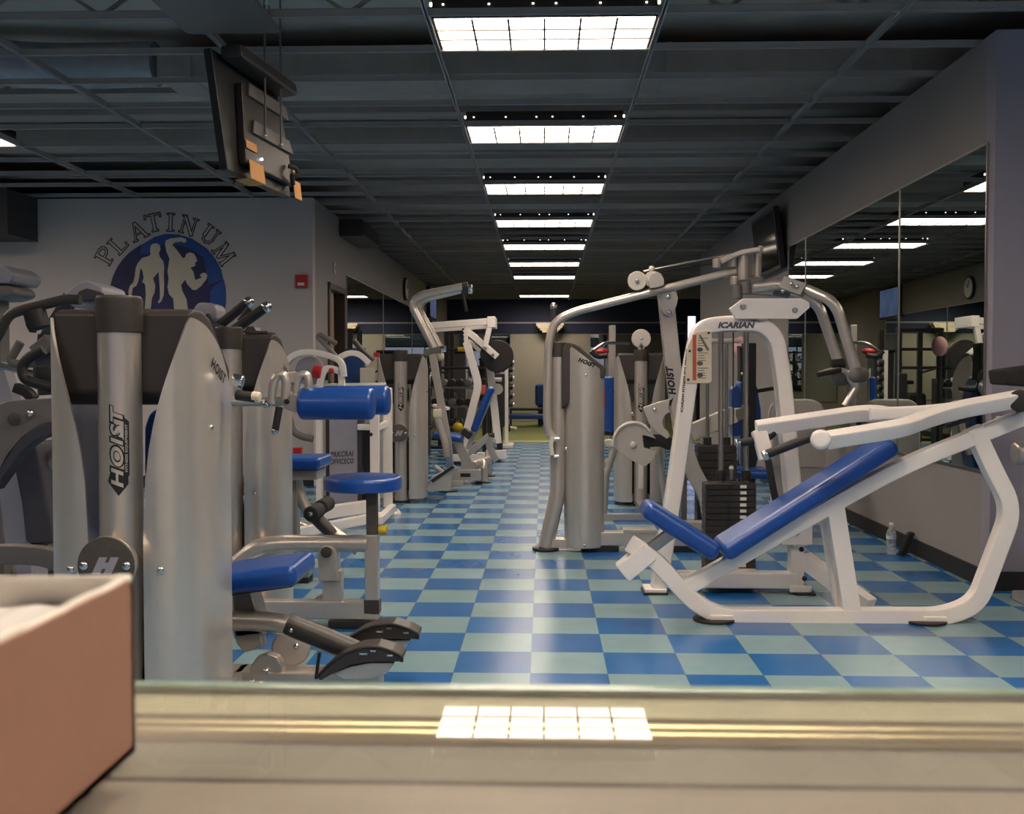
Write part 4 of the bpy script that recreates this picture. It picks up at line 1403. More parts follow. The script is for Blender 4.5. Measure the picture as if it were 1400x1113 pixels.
# mast
Ym_ = Y5 + 0.15
MB().rtube([P(909, 395, Ym_), P(920, 505, Ym_), P(933, 600, Ym_), P(944, 640, Ym_), P(966, 676, Ym_), P(972, 712, Ym_)], 0.09, 0.105, (0, 1, 0), r=0.35).build('mast', M_silver, m6)
mk = [(900, 402), (910, 396), (924, 396), (927, 408), (925, 418), (920, 428), (914, 433), (908, 430), (902, 420)]
pl_ = MB().prism([P(u, v, Ym_ - 0.08) for u, v in mk], (0, 0.012, 0), bev=0.003).build('mast_plate', M_shield, m6)
for (u, v) in ((914, 406), (915, 427)):
    MB().ball(P(u, v, Ym_ - 0.085), 0.018, (1, 0.6, 1)).build('bolt', M_chrome, pl_)
t = fit(italic(stext('HOIST', 0.1, offset=0.006, spacing=1.15), 0.25), 0.2, 0.05)
lc = P(917, 520, Ym_ - 0.0465)
Rm = Matrix.Translation((lc.x, Ym_ - 0.0475, lc.z)) @ Matrix.Rotation(PI / 2, 4, 'X') @ Matrix.Rotation(math.radians(97), 4, 'Z')
MB().take(t, Rm).build('logo_lettering', M_dark, m6)
pt = P(915, 546, Ym_ - 0.0465)
MB().prism([P(911, 544, Ym_ - 0.047), P(917, 547, Ym_ - 0.047), P(921, 543, Ym_ - 0.047), P(917, 556, Ym_ - 0.047), P(912, 551, Ym_ - 0.047)], (0, -0.001, 0)).build('logo_plate', M_dark, m6)
# quadrant plate on the mast
qd = [(879, 557), (916, 545), (914, 558)]
for k in range(8):
    a_ = math.radians(100 + k * 20)
    qd.append((919 + 13 * math.cos(a_), 577 - 14 * math.sin(a_)))
qd += [(916, 596), (912, 600), (900, 592), (888, 580)]
MB().prism([P(u, v, Ym_ - 0.06) for u, v in qd], (0, 0.03, 0), bev=0.003).build('quadrant_plate', M_shield, m6)
MB().ball(P(895, 560, Ym_ - 0.065), 0.014).build('bolt', M_chrome, m6)
# pulleys on the arm
for (u, v, r_) in ((871, 384, 13), (892, 382, 11)):
    q = MB().cyl(P(u, v, Yt - 0.04), P(u, v, Yt + 0.05), r_ / F * Yt, bev=0.006, seg=32).build('pulley', M_offwhite, m6)
    MB().ball(P(u, v, Yt - 0.045), 0.014).build('bolt', M_chrome, q)
br = [(888, 394), (886, 384), (890, 375), (897, 371), (904, 374), (908, 382), (908, 390), (898, 393)]
MB().prism([P(u, v, Yt - 0.06) for u, v in br], (0, 0.02, 0), bev=0.003).build('pulley_bracket', M_shield, m6)
MB().ball(P(891, 368, Yt), 0.022).build('bolt', M_offwhite, m6)
MB().cyl(P(880, 371, Yt), P(1000, 347, Yt), 0.007, seg=8, bev=0).build('cable', M_steel, m6)
MB().cyl(P(900, 372, Yt + 0.03), P(985, 359, Yt + 0.03), 0.005, seg=8, bev=0).build('cable', M_iron, m6)
# swivel block at the end of the arm
tb = [(985, 352), (998, 347), (1014, 341), (1030, 338), (1040, 337), (1041, 344), (1025, 346), (1010, 350), (996, 356), (988, 361)]
MB().prism([P(u, v, Yt - 0.08) for u, v in tb], (0, 0.16, 0), bev=0.008).build('swivel_bracket', M_silver, m6)
for (u, v0, v1, r_, dy) in ((1002, 352, 366, 0.033, 0.0), (1016, 347, 383, 0.032, -0.03), (1035, 340, 378, 0.03, 0.02), (1004, 378, 390, 0.028, 0.0), (980, 354, 366, 0.028, 0.0)):
    MB().cyl(P(u, v0, Yt + dy), P(u, v1, Yt + dy), r_, bev=0.005).build('swivel_post', M_silver, m6)
for (u, v0, v1, r_) in ((1007, 390, 409, 0.034), (1019, 384, 402, 0.034)):
    MB().cyl(P(u, v0, Yt - 0.02), P(u + 1.5, v1, Yt - 0.02), r_, bev=0.006).build('bush', M_midgrey, m6)
MB().lathe([(0, 0), (0.05, 0), (0.05, 0.014), (0, 0.014)], P(1034, 380, Yt + 0.02)).build('washer', M_steel, m6)
MB().cyl(P(1040, 336, Yt + 0.02), P(1040, 346, Yt + 0.02), 0.016).build('stop_pin', M_silver, m6)
# two press arms reaching right
for nm, pts_, ya_, yb_ in (('press_arm', [(1024, 396), (1052, 391), (1075, 389), (1100, 394), (1135, 410), (1146, 425), (1172, 512)], Yt + 0.03, Yt - 0.36), ('press_arm', [(1024, 394), (1052, 398), (1086, 402), (1112, 412), (1122, 424), (1148, 500)], Yt + 0.08, Yt - 0.05)):
    u0_, u1_ = pts_[0][0], pts_[-1][0]
    MB().tube([P(u, v, ya_ + (yb_ - ya_) * min(1.0, 1.3 * (u - u0_) / (u1_ - u0_))) for u, v in pts_], 0.034, r=0.14, n=8, seg=20).build(nm, M_silver, m6)
MB().rtube([P(1070, 386, Yt - 0.16), P(1083, 391, Yt - 0.20), P(1100, 397, Yt - 0.26)], 0.04, 0.085, (0, 1, 0), r=0.05).build('arm_joint', M_dull, m6)
MB().beam(P(1058, 396, Yt + 0.0), P(1080, 402, Yt - 0.02), 0.04, 0.07).build('arm_joint', M_dull, m6)
for (u, v) in ((1082, 388), (1090, 392), (1070, 398)):
    MB().ball(P(u, v, Yt - 0.25), 0.014).build('bolt', M_chrome, m6)
MB().roll(P(1165, 513, Yt - 0.40), P(1183, 512, Yt - 0.32), 0.05, e=0.04, seg=24).build('arm_stop', M_midgrey, m6)
MB().roll(P(1140, 516, Yt - 0.1), P(1160, 515, Yt + 0.0), 0.056, e=0.045, seg=24).build('arm_stop', M_midgrey, m6)
MB().tube([P(1120, 512, Yt - 0.1), P(1140, 506, Yt - 0.1), P(1158, 508, Yt - 0.1), P(1163, 520, Yt - 0.1), P(1172, 528, Yt - 0.1), P(1155, 555, Yt - 0.1)], 0.022, r=0.06).build('grip_yoke', M_silver, m6)
MB().cyl(P(1136, 499, Yt - 0.08), P(1154, 497, Yt - 0.08), 0.035).build('rubber_stop', M_black, m6)
MB().cyl(P(1117, 513, Yt - 0.16), P(1150, 506, Yt - 0.14), 0.016).build('hand_grip', M_black, m6)
# base
MB().slab((c5.x + 0.15, Y5 - 0.06, 0.04), (P(948, 0, Y5).x, Y5 + 0.06, 0.13), bev=0.008).build('base_rail', M_silver, m6)
MB().slab((P(854, 0, Y5).x, Y5 - 0.065, 0.125), (P(900, 0, Y5).x, Y5 + 0.065, 0.15), bev=0.004).build('base_step', M_silver, m6)
MB().ball(P(901, 735, Y5 - 0.05), 0.035).build('base_cap', M_pet, m6)
MB().slab((P(930, 0, Ym_).x, Ym_ - 0.05, 0.04), (P(985, 0, Ym_).x, Ym_ + 0.05, P(0, 708, Ym_).z), bev=0.008).build('mast_foot', M_silver, m6)
MB().slab((c5.x + 0.15, Y5 - 0.06, 0.0), (c5.x + 0.4, Y5 + 0.06, 0.04), bev=0.004).build('rubber_foot', M_black, m6)
MB().slab((P(900, 0, Y5).x, Y5 - 0.06, 0.0), (P(985, 0, Y5).x, Ym_ + 0.06, 0.04), bev=0.004).build('rubber_foot', M_black, m6)
# ------------------------------------------------------------------ white weight-stack frame with the placard
YI = 5.62
i0 = P(1000, 800, YI)
m7 = thing('weight_machine', 'white arched frame around a tall black weight stack, with orange placard', 'weight machine', (i0.x, YI, 0))


def Q(u, v, d=0.0):
    return P(u, v, YI + d)


MB().rtube([Q(900, 806), Q(922, 668), Q(947, 485), Q(957, 448), Q(985, 443), Q(1040, 443), Q(1060, 462), Q(1070, 520), Q(1086, 700), Q(1092, 745)], 0.11, 0.085, (0, 1, 0), r=0.3, c=0.02, n=8).build('arch_tube', M_white, m7)
MB().slab((Q(883, 0).x, YI - 0.08, 0.012), (Q(913, 0).x, YI + 0.08, 0.03), bev=0.004).build('foot_plate', M_white, m7)
MB().slab((Q(881, 0).x, YI - 0.085, 0.0), (Q(915, 0).x, YI + 0.085, 0.012), bev=0.003).build('rubber_foot', M_black, m7)
MB().slab((Q(905, 0).x, YI - 0.045, 0.03), (Q(1094, 0).x, YI + 0.045, 0.115), bev=0.01).build('base_rail', M_white, m7)
MB().slab((Q(1084, 0).x, YI - 0.05, 0.012), (Q(1114, 0).x, YI + 0.05, 0.05), bev=0.006).build('foot_plate', M_white, m7)
MB().slab((Q(1092, 0).x, YI - 0.07, 0.0), (Q(1119, 0).x, YI + 0.07, 0.012), bev=0.003).build('rubber_foot', M_black, m7)
MB().slab((Q(1085, 0).x, YI - 0.04, 0.05), (Q(1104, 0).x, YI + 0.04, Q(0, 740).z), bev=0.006).build('lower_post', M_white, m7)
MB().prism([Q(1062, 700, -0.07), Q(1111, 704, -0.07), Q(1111, 745, -0.07), Q(1070, 745, -0.07), Q(1064, 740, -0.07)], (0, 0.12, 0), bev=0.004).build('pulley_shroud', M_white, m7)
MB().ball(Q(1089, 728, -0.075), 0.016).build('bolt', M_steel, m7)
for (u, v) in ((1096, 751), (1100, 791)):
    MB().ball(Q(u, v, -0.042), 0.014, (1, 0.5, 1)).build('bolt', M_iron, m7)
MB().beam(Q(1100, 765), P(1190, 830, YI - 0.35), 0.07, 0.09).build('brace', M_white, m7)
# cover plate on top
cv_ = [(997, 422), (1016, 408), (1096, 408), (1106, 413), (1108, 420), (1090, 436), (1006, 436)]
cvp = MB().prism([Q(u, v, -0.09) for u, v in cv_], (0, 0.03, 0), bev=0.005).build('cover_plate', M_white, m7)
MB().prism([Q(u, v, 0.03) for u, v in cv_], (0, 0.03, 0), bev=0.005).build('cover_plate', M_white, m7)
for (u, v) in ((1016, 419), (1087, 424)):
    MB().cyl(Q(u, v, -0.1), Q(u, v, 0.06), 0.016).build('pulley_bolt', M_steel, m7)
    MB().cyl(Q(u, v, -0.055), Q(u, v, 0.025), 0.04).build('pulley', M_iron, m7)
MB().slab((Q(1010, 0).x, YI - 0.055, Q(0, 442).z), (Q(1050, 0).x, YI + 0.03, Q(0, 430).z)).build('cover_mount', M_white, m7)
t = fit(italic(stext('ICARIAN', 0.1, offset=0.006), 0.25), 50 / F * YI, 8.5 / F * YI)
lc = Q(1007, 444.5, -0.056)
MB().take(t, Matrix.Translation((lc.x, YI - 0.0562, lc.z)) @ Matrix.Rotation(PI / 2, 4, 'X')).build('logo_lettering', M_greytext, m7)
# vertical small lettering down the left leg
a, b = Q(933, 560, -0.056), Q(940, 478, -0.056)
t = fit(stext('ICARIAN FITNESS EQUIPMENT', 0.05, offset=0.002), 0.34, 0.016)
an = math.atan2(b.z - a.z, b.x - a.x)
mid = Q(936, 520, -0.0565)
MB().take(t, Matrix.Translation((mid.x, YI - 0.0565, mid.z)) @ Matrix.Rotation(PI / 2, 4, 'X') @ Matrix.Rotation(an, 4, 'Z')).build('side_lettering', M_greytext, m7)
# instruction placard
pp = [(940, 474), (950, 455), (973, 452), (973, 521), (970, 524), (940, 524), (937, 520)]
pc = MB().prism([Q(u, v, -0.062) for u, v in pp], (0, 0.005, 0), bev=0.001).build('placard', M_cream, m7)
MB().prism([Q(u, v, -0.064) for u, v in ((947, 458), (952, 457.5), (952, 520), (947, 520))], (0, 0.0015, 0)).build('placard_band', M_orange, pc)
MB().prism([Q(u, v, -0.064) for u, v in ((955, 458), (958, 458), (970, 478), (967, 480))], (0, 0.0015, 0)).build('placard_drawing', M_midgrey, pc)
lines = MB()
for k in range(17):
    v0 = 462 + k * 3.4
    if k in (4, 5, 10, 11):
        continue
    lines.prism([Q(u, v, -0.064) for u, v in ((954, v0), (954 + 14 - (k * 5) % 6, v0), (954 + 14 - (k * 5) % 6, v0 + 0.8), (954, v0 + 0.8))], (0, 0.0015, 0))
lines.build('placard_text', M_greytext, pc)
for v0 in (478, 497, 513):
    MB().prism([Q(957 + 4.2 * math.cos(k * PI / 4), v0 + 3 * math.sin(k * PI / 4), -0.0645) for k in range(8)], (0, 0.0015, 0)).build('placard_drawing', M_greytext, pc)
for (u, v) in ((969, 455), (943, 480), (941, 519)):
    MB().ball(Q(u, v, -0.066), 0.007).build('screw', M_dark, pc)
# rods and stack
YK = 0.16
for u in (985.5, 1020):
    MB().cyl(Q(u, 786, YK), Q(u, 448, YK), 0.0145, seg=14).build('guide_rod', M_steel, m7)
    MB().cyl(Q(u, 657, YK), Q(u, 643, YK), 0.027, bev=0.003).build('rod_collar', M_black, m7)
for u in (1003,):
    MB().cyl(Q(u - 0.5, 445, YK), Q(u - 0.5, 640, YK), 0.004, seg=8, bev=0).build('cable', M_iron, m7)
MB().cyl(Q(1000, 656, YK - 0.02), Q(1000, 636, YK - 0.02), 0.011).build('selector_stem', M_steel, m7)
MB().ball(Q(1000, 640, YK - 0.02), 0.014).build('selector_cap', M_sticker, m7)
n_ = 17
zt, zb = Q(0, 656, YK).z, Q(0, 792, YK).z
hh = (zt - zb) / n_
x0, x1 = Q(965.5, 0, YK).x, Q(1035, 0, YK).x
for k in range(n_):
    z0 = zt - hh * (k + 1)
    w_ = MB().slab((x0, YI + YK - 0.08, z0 + 0.001), (x1, YI + YK + 0.06, z0 + hh - 0.001), bev=0.0025, seg=1).build('weight_plate', M_stack, m7)
    sx = Q(1021, 0, YK - 0.08).x
    MB().slab((sx - 0.017, YI + YK - 0.082, z0 + hh * 0.25), (sx + 0.017, YI + YK - 0.0795, z0 + hh * 0.75)).build('number_sticker', M_sticker, w_)
    hx = Q(1001, 0, YK - 0.08).x
    MB().cyl((hx, YI + YK - 0.079, z0 + hh / 2), (hx, YI + YK - 0.083, z0 + hh / 2), 0.011, bev=0.002, seg=12).build('pin_hole', M_dark, w_)
MB().slab((x0, YI + YK - 0.07, 0.115), (x1, YI + YK + 0.05, zb), bev=0.002).build('stack_base', M_stack, m7)
MB().slab((x0, YI + 0.04, 0.03), (x1, YI + YK + 0.06, 0.115), bev=0.006).build('stack_rail', M_white, m7)

# ------------------------------------------------------------------ white incline press bench
YBn = 4.98
m8 = thing('incline_press', 'white incline press bench with long blue back pad and blue seat', 'bench', (P(1150, 850, YBn).x, YBn, 0))


def B(u, v, d=0.0):
    return P(u, v, YBn + d)


TW = 0.075
MB().rtube([B(861, 743), B(892, 762), B(948, 823), B(985, 843), B(1290, 843), B(1335, 825), B(1384, 695), B(1355, 640), B(1330, 585)], TW + 0.004, 0.083, (0, 1, 0), r=0.16, c=0.012, n=8).build('frame_loop', M_white, m8)
# spine
MB().rtube([B(938, 803), B(1090, 716), B(1230, 638), B(1405, 568)], TW, 0.075, (0, 1, 0), r=0.2, c=0.012).build('spine_tube', M_white, m8)
MB().beam(B(1140, 690), B(1163, 836), TW - 0.004, 0.085, up=(1, 0, 0.2)).build('post', M_white, m8)
MB().beam(B(1128, 700, 0.09), B(1150, 836, 0.09), 0.05, 0.06, up=(1, 0, 0.2)).build('post_gusset', M_white, m8)
# seat socket and seat
d1 = (B(892, 748) - B(856, 779)).normalized()
MB().beam(B(850, 783), B(888, 752), 0.095, 0.105, up=(0, 1, 0)).build('seat_socket', M_white, m8)
MB().beam(B(868, 766), B(935, 715), 0.055, 0.06, up=(0, 1, 0)).build('seat_slider', M_steel, m8)
sn = V((0.62, 0, 0.78))
a, b = B(884, 684), B(982, 746)
dn = (b - a).normalized()
nn = V((-dn.z, 0, dn.x))
if nn.z < 0:
    nn = -nn
MB().pad(a + nn * 0.01 + V((0, 0, 0)), b + nn * 0.01, 0.26, 0.085, nn, bev=0.035).build('seat', M_blue, m8)
MB().rtube([B(905, 722), B(920, 728), B(945, 742), B(958, 746)], 0.02, 0.016, (0, 1, 0), r=0.03).build('seat_lever', M_iron, m8)
MB().cyl(B(957, 744, -0.1), B(957, 744, 0.02), 0.011).build('lever_tip', M_sticker, m8)
# back pad
a, b = B(978, 742), B(1200, 602)
dn = (b - a).normalized()
nn = V((-dn.z, 0, dn.x))
if nn.z < 0:
    nn = -nn
MB().pad(a + dn * -0.005, b + dn * 0.04, 0.29, 0.085, nn, bev=0.034, taper=0.85).build('back_pad', M_blue, m8)
# feet
for u in (990, 1284):
    x = B(u, 0).x
    MB().slab((x - 0.055, YBn - 0.05, 0.012), (x + 0.055, YBn + 0.05, 0.035), bev=0.004).build('foot_plate', M_white, m8)
    MB().cyl((x - 0.03, YBn, 0.0), (x - 0.03, YBn, 0.013), 0.1, bev=0.004).build('rubber_foot', M_black, m8)
# yoke: two press arms joining to the right
YN, YFa = -0.32, 0.34
MB().rtube([B(1130, 602, YN), B(1235, 585, YN), B(1262, 574, YN * 0.6), B(1310, 560, YN * 0.35), B(1395, 545, YN * 0.3)], 0.06, 0.075, (0, 0.9, 0.43), r=0.12, c=0.012).build('press_arm', M_white, m8)
MB().rtube([B(1034, 586, YFa), B(1190, 563, YFa), B(1262, 577, YFa * 0.25)], 0.06, 0.075, (0, 0.9, 0.43), r=0.1, c=0.012).build('press_arm', M_white, m8)
MB().rtube([B(1190, 566, 0.05), B(1290, 562, 0.02), B(1400, 541, 0.0)], 0.06, 0.06, (0, 1, 0), r=0.15, c=0.012).build('yoke_tube', M_white, m8)
MB().prism([B(1245, 592, 0.0), B(1262, 572, 0.0), B(1300, 566, 0.0), B(1310, 575, 0.0), B(1272, 582, 0.0)], (0, 0.05, 0), bev=0.005).build('yoke_gusset', M_white, m8)
MB().prism([B(1292, 583, 0.03), B(1310, 573, 0.03), B(1336, 567, 0.03), B(1334, 573, 0.03), B(1300, 584, 0.03)], (0, 0.03, 0)).build('bumper', M_black, m8)
MB().cyl(B(1395, 548, -0.14), B(1395, 548, 0.12), 0.052, bev=0.01).build('pivot_hub', M_black, m8)
MB().slab(B(1375, 575, -0.03), B(1420, 569, 0.08) + V((0, 0, 0.0)), bev=0.004).build('pivot_mount', M_white, m8)
MB().roll(B(1122, 601, YN - 0.05), B(1122, 601, YN + 0.06), 0.045, e=0.02, seg=20).build('arm_end', M_white, m8)
# black hand grips
MB().tube([B(1124, 602, YN + 0.06), B(1112, 597, YN + 0.07), B(1100, 601, YN + 0.08), B(1046, 622, YN + 0.1)], 0.021, r=0.06, seg=16).build('hand_grip', M_black, m8)
MB().cyl(B(1049, 621, YN + 0.1), B(1043, 623.5, YN + 0.1), 0.024).build('grip_end', M_chrome, m8)
MB().tube([B(1038, 588, YFa), B(1054, 584, YFa), B(1058, 592, YFa), B(1046, 600, YFa), B(1010, 606, YFa)], 0.021, r=0.06, seg=16).build('hand_grip', M_black, m8)
MB().cyl(B(1012, 605.5, YFa), B(1006, 606.5, YFa), 0.024).build('grip_end', M_chrome, m8)
MB().beam(B(1037, 588, YFa), B(1048, 628, YFa - 0.03), 0.05, 0.075, up=(1, 0, 0)).build('arm_drop', M_white, m8)
MB().tube([B(1050, 628, 0.2), B(1056, 664, 0.2), B(1062, 690, 0.2)], 0.018).build('drop_link', M_black, m8)

# machine at the right edge of the frame
m9 = thing('press_machine', 'grey machine with black pad cut off by the frame edge beside the white bench', 'weight machine', (P(1410, 800, 5.2).x + 0.12, 5.2, 0))
MB().prism([P(1373, 506, 5.2), P(1430, 498, 5.2), P(1430, 530, 5.2), P(1376, 526, 5.2)], (0, 0.2, 0), bev=0.012).build('arm_pad', M_black, m9)
MB().roll(P(1386, 620, 5.2), P(1440, 618, 5.2), 0.058, e=0.02).build('roller', M_silver, m9)
xx = P(1422, 600, 5.25).x
MB().slab((xx, 5.22, 0.0), (xx + 0.08, 5.30, P(0, 520, 5.2).z), bev=0.01).build('upright', M_silver, m9)
MB().slab((xx - 0.02, 5.0, 0.0), (xx + 0.1, 5.5, 0.05), bev=0.01).build('base', M_silver, m9)

# ------------------------------------------------------------------ bottle and wedge by the wall
bt = thing('water_bottle', 'clear plastic water bottle standing on the floor by the mirrored wall', 'bottle', G(1226, 758))
g_ = G(1226, 758)
g_ = V((min(g_.x, WR - 0.16), g_.y - 0.02, 0.0005))
bt.location = g_
MB().lathe([(0, 0.004), (0.022, 0), (0.030, 0.004), (0.032, 0.012), (0.032, 0.05), (0.030, 0.055), (0.032, 0.06), (0.032, 0.12), (0.030, 0.128), (0.032, 0.135), (0.026, 0.16), (0.013, 0.182), (0.012, 0.195), (0, 0.195)], g_, seg=24).build('body', M_pet, bt)
MB().cyl(g_ + V((0, 0, 0.195)), g_ + V((0, 0, 0.212)), 0.0145, bev=0.002).build('cap', M_sticker, bt)
MB().lathe([(0.0325, 0.105), (0.0325, 0.128), (0.0315, 0.128), (0.0315, 0.105)], g_, seg=24).build('label_band', mat('pale_label', rgb(190, 200, 206), 0.4), bt)
wd = thing('rubber_wedge', 'black wedge block leaning on the baseboard next to the water bottle', 'wedge', G(1247, 760))
g_ = G(1243, 760)
MB().prism([V((WR - 0.118, g_.y, 0)), V((WR - 0.075, g_.y, 0)), V((WR - 0.015, g_.y, 0.142)), V((WR - 0.03, g_.y, 0.155)), V((WR - 0.055, g_.y, 0.148))], (0, 0.05, 0), bev=0.006).build('wedge_body', M_black, wd)
cl = thing('cleaning_cloth', 'pale crumpled cloth lying on the floor behind the white bench', 'cloth', G(1140, 715))
gc = G(1140, 716)
MB().lathe([(0, 0.035), (0.05, 0.03), (0.1, 0.012), (0.12, 0.0)], gc, seg=14).build('fold', M_offwhite, cl)

# ------------------------------------------------------------------ seated press with blue back pad behind the white frame
Y9 = 7.9
ms = thing('shoulder_press', 'press machine with tall blue back pad standing behind the arched white frame', 'weight machine', (P(1025, 700, Y9).x, Y9, 0))
MB().prism([P(u, v, Y9) for u, v in ((1012, 524), (1020, 514), (1030, 516), (1036, 530), (1041, 560), (1042, 605), (1034, 640), (1018, 640), (1012, 600))], (0, 0.22, 0), bev=0.02).build('back_pad', M_blue, ms)
MB().prism([P(u, v, Y9 - 0.2) for u, v in ((1001, 532), (1006, 526), (1012, 530), (1015, 560), (1013, 596), (1003, 598), (1000, 570))], (0, 0.14, 0), bev=0.015).build('side_pad', M_blue, ms)
MB().prism([P(u, v, Y9) for u, v in ((1011, 472), (1018, 478), (1020, 468), (1034, 470), (1031, 478), (1032, 520), (1012, 522), (1012, 485))], (0, 0.12, 0), bev=0.008).build('pad_mount', M_iron, ms)
MB().pad(P(995, 638, Y9 - 0.1), P(1052, 640, Y9 - 0.1), 0.34, 0.07, (0, 0, 1), bev=0.03).build('seat', M_blue, ms)
MB().slab((P(1018, 0, Y9).x, Y9 - 0.05, 0.05), (P(1036, 0, Y9).x, Y9 + 0.05, P(0, 470, Y9).z), bev=0.01).build('upright', M_iron, ms)
MB().slab((P(985, 0, Y9).x, Y9 - 0.08, 0), (P(1070, 0, Y9).x, Y9 + 0.08, 0.06), bev=0.01).build('base', M_silver, ms)
MB().beam(P(943, 592, Y9 - 0.3), P(1004, 566, Y9 - 0.3), 0.09, 0.12).build('press_lever', M_offwhite, ms)
MB().beam(P(1000, 568, Y9 - 0.3), P(1020, 562, Y9), 0.07, 0.09).build('lever_link', M_offwhite, ms)
MB().cyl(P(1034, 535, Y9), P(1058, 531, Y9), 0.014).build('hand_grip', M_black, ms)
MB().ball(P(1015, 511, Y9 - 0.09), 0.012).build('bolt', M_chrome, ms)
MB().rtube([P(1040, 620, Y9), P(1052, 590, Y9), P(1058, 560, Y9), P(1064, 548, Y9)], 0.05, 0.05, (0, 1, 0), r=0.1).build('white_arm', M_offwhite, ms)
stk = thing('weight_stack', 'black weight stack on two guide rods, between the tall mast and the arched white frame', 'weight stack', (P(985, 690, 7.5).x, 7.5, 0))
xa, xb = P(956, 0, 7.5).x, P(1010, 0, 7.5).x
for k in range(11):
    MB().slab((xa, 7.45, 0.09 + 0.053 * k), (xb, 7.6, 0.09 + 0.053 * k + 0.051), bev=0.003, seg=1).build('weight_plate', M_stack, stk)
for u in (967, 993):
    MB().cyl(P(u, 700, 7.52), P(u, 470, 7.52), 0.013, seg=12).build('guide_rod', M_steel, stk)
    MB().cyl(P(u, 608, 7.52), P(u, 598, 7.52), 0.03).build('rod_collar', M_black, stk)
MB().slab((xa - 0.03, 7.42, 0), (xb + 0.03, 7.63, 0.09), bev=0.008).build('base', M_silver, stk)
MB().slab((xa - 0.03, 7.45, P(0, 470, 7.5).z), (xb + 0.03, 7.6, P(0, 464, 7.5).z), bev=0.008).build('top_bar', M_silver, stk)
bt2 = thing('spray_bottle', 'dark blue bottle with red label beside the black stack behind the mast', 'bottle', V((xa - 0.09, 7.5, 0)))
b0 = P(951, 650, 7.5)
MB().lathe([(0, 0), (0.032, 0), (0.034, 0.01), (0.034, 0.13), (0.012, 0.17), (0.012, 0.2), (0, 0.2)], (xa - 0.09, 7.5, b0.z), seg=20).build('body', M_bluejug, bt2)
MB().lathe([(0.0345, 0.03), (0.0345, 0.09), (0.0335, 0.09), (0.0335, 0.03)], (xa - 0.09, 7.5, b0.z), seg=20).build('label_band', M_red, bt2)
sh_ = thing('bottle_shelf', 'small grey stand under the dark blue bottle behind the mast', 'stand', V((xa - 0.09, 7.5, 0)))
MB().slab((xa - 0.14, 7.45, b0.z - 0.03), (xa - 0.04, 7.55, b0.z), bev=0.004).build('tray', M_midgrey, sh_)
MB().slab((xa - 0.11, 7.48, 0.0), (xa - 0.07, 7.52, b0.z - 0.03), bev=0.004).build('post', M_midgrey, sh_)

# white cabinet-like shroud machine against the wall, between frame and mirror
mw = thing('leg_machine', 'cream shrouded machine with rounded hood by the mirrors, behind the arched frame', 'weight machine', (P(1090, 640, 8.4).x, 8.4, 0))
hp = [P(1055, 640, 8.4), P(1055, 565, 8.4), P(1060, 552, 8.4), P(1070, 546, 8.4), P(1112, 546, 8.4), P(1124, 552, 8.4), P(1129, 565, 8.4), P(1129, 640, 8.4)]
q_ = MB().prism(hp, (0, 0.16, 0), bev=0.02).build('hood', M_offwhite, mw)
MB().slab((hp[0].x + 0.02, 8.44, 0.0), (hp[-1].x - 0.02, 8.54, hp[0].z + 0.05), bev=0.01).build('lower_cover', M_offwhite, mw)
MB().prism([P(1081, 570, 8.39), P(1116, 568, 8.39), P(1116, 582, 8.39), P(1081, 584, 8.39)], (0, 0.008, 0)).build('notice', M_sticker, mw)
l_ = MB()
for k in range(3):
    l_.prism([P(1086, 573 + k * 3, 8.38), P(1106 - k * 3, 572 + k * 3, 8.38), P(1106 - k * 3, 573 + k * 3, 8.38), P(1086, 574 + k * 3, 8.38)], (0, 0.002, 0))
l_.build('notice_text', M_greytext, mw)
bln = thing('exercise_ball', 'pink ball shape seen through the arched white frame', 'ball', P(1012, 473, 8.6))
q0 = P(1013, 474, 8.6)
MB().ball(q0, 0.072, (0.85, 0.85, 1.15), 24, 16).build('shell', M_pink, bln)
MB().cyl((q0.x, q0.y, 0.0), (q0.x, q0.y, q0.z - 0.07), 0.02).build('stand_pole', M_iron, bln)
MB().lathe([(0, 0), (0.12, 0), (0.12, 0.02), (0, 0.03)], (q0.x, q0.y, 0)).build('stand_base', M_iron, bln)
# ------------------------------------------------------------------ white machine with red knob, left of the aisle
YW = 8.5
w0 = P(480, 700, YW)
mw1 = thing('leg_press', 'white weight machine with curved arms and red knob, behind the round stool seat', 'weight machine', (w0.x, YW, 0))


def W(u, v, d=0.0):
    return P(u, v, YW + d)


MB().rtube([W(388, 500), W(402, 484), W(425, 481), W(448, 485), W(468, 494), W(470, 515)], 0.06, 0.05, (0, 1, 0), r=0.2).build('curved_arm', M_white, mw1)
MB().rtube([W(462, 490, 0.5), W(478, 482, 0.5), W(492, 484, 0.5), W(506, 497, 0.5)], 0.06, 0.05, (0, 1, 0), r=0.2).build('curved_arm', M_white, mw1)
MB().cyl(W(424, 507, 0.05), W(424, 507, 0.1), 0.12, bev=0.01, seg=36).build('cam_disc', M_lightgrey, mw1)
MB().cyl(W(428, 508, 0.0), W(440, 510, 0.0), 0.055, bev=0.015).build('red_hub', M_red, mw1)
MB().ball(W(453, 507, -0.08), 0.024).build('red_knob', M_red, mw1)
MB().cyl(W(453, 507, -0.09), W(453, 507, 0.0), 0.01).build('knob_stem', M_steel, mw1)
MB().rtube([W(434, 540), W(440, 515), W(445, 504), W(455, 504), W(466, 508)], 0.05, 0.055, (0, 1, 0), r=0.06).build('link_arm', M_white, mw1)
MB().beam(W(466, 505), W(468, 532), 0.05, 0.05, up=(1, 0, 0)).build('link_post', M_white, mw1)
MB().beam(W(400, 530, 0.1), W(527, 528, 0.1), 0.07, 0.06).build('top_rail', M_white, mw1)
MB().cyl(W(437, 512, 0.05), W(450, 512, 0.05), 0.05).build('hub_drum', M_iron, mw1)
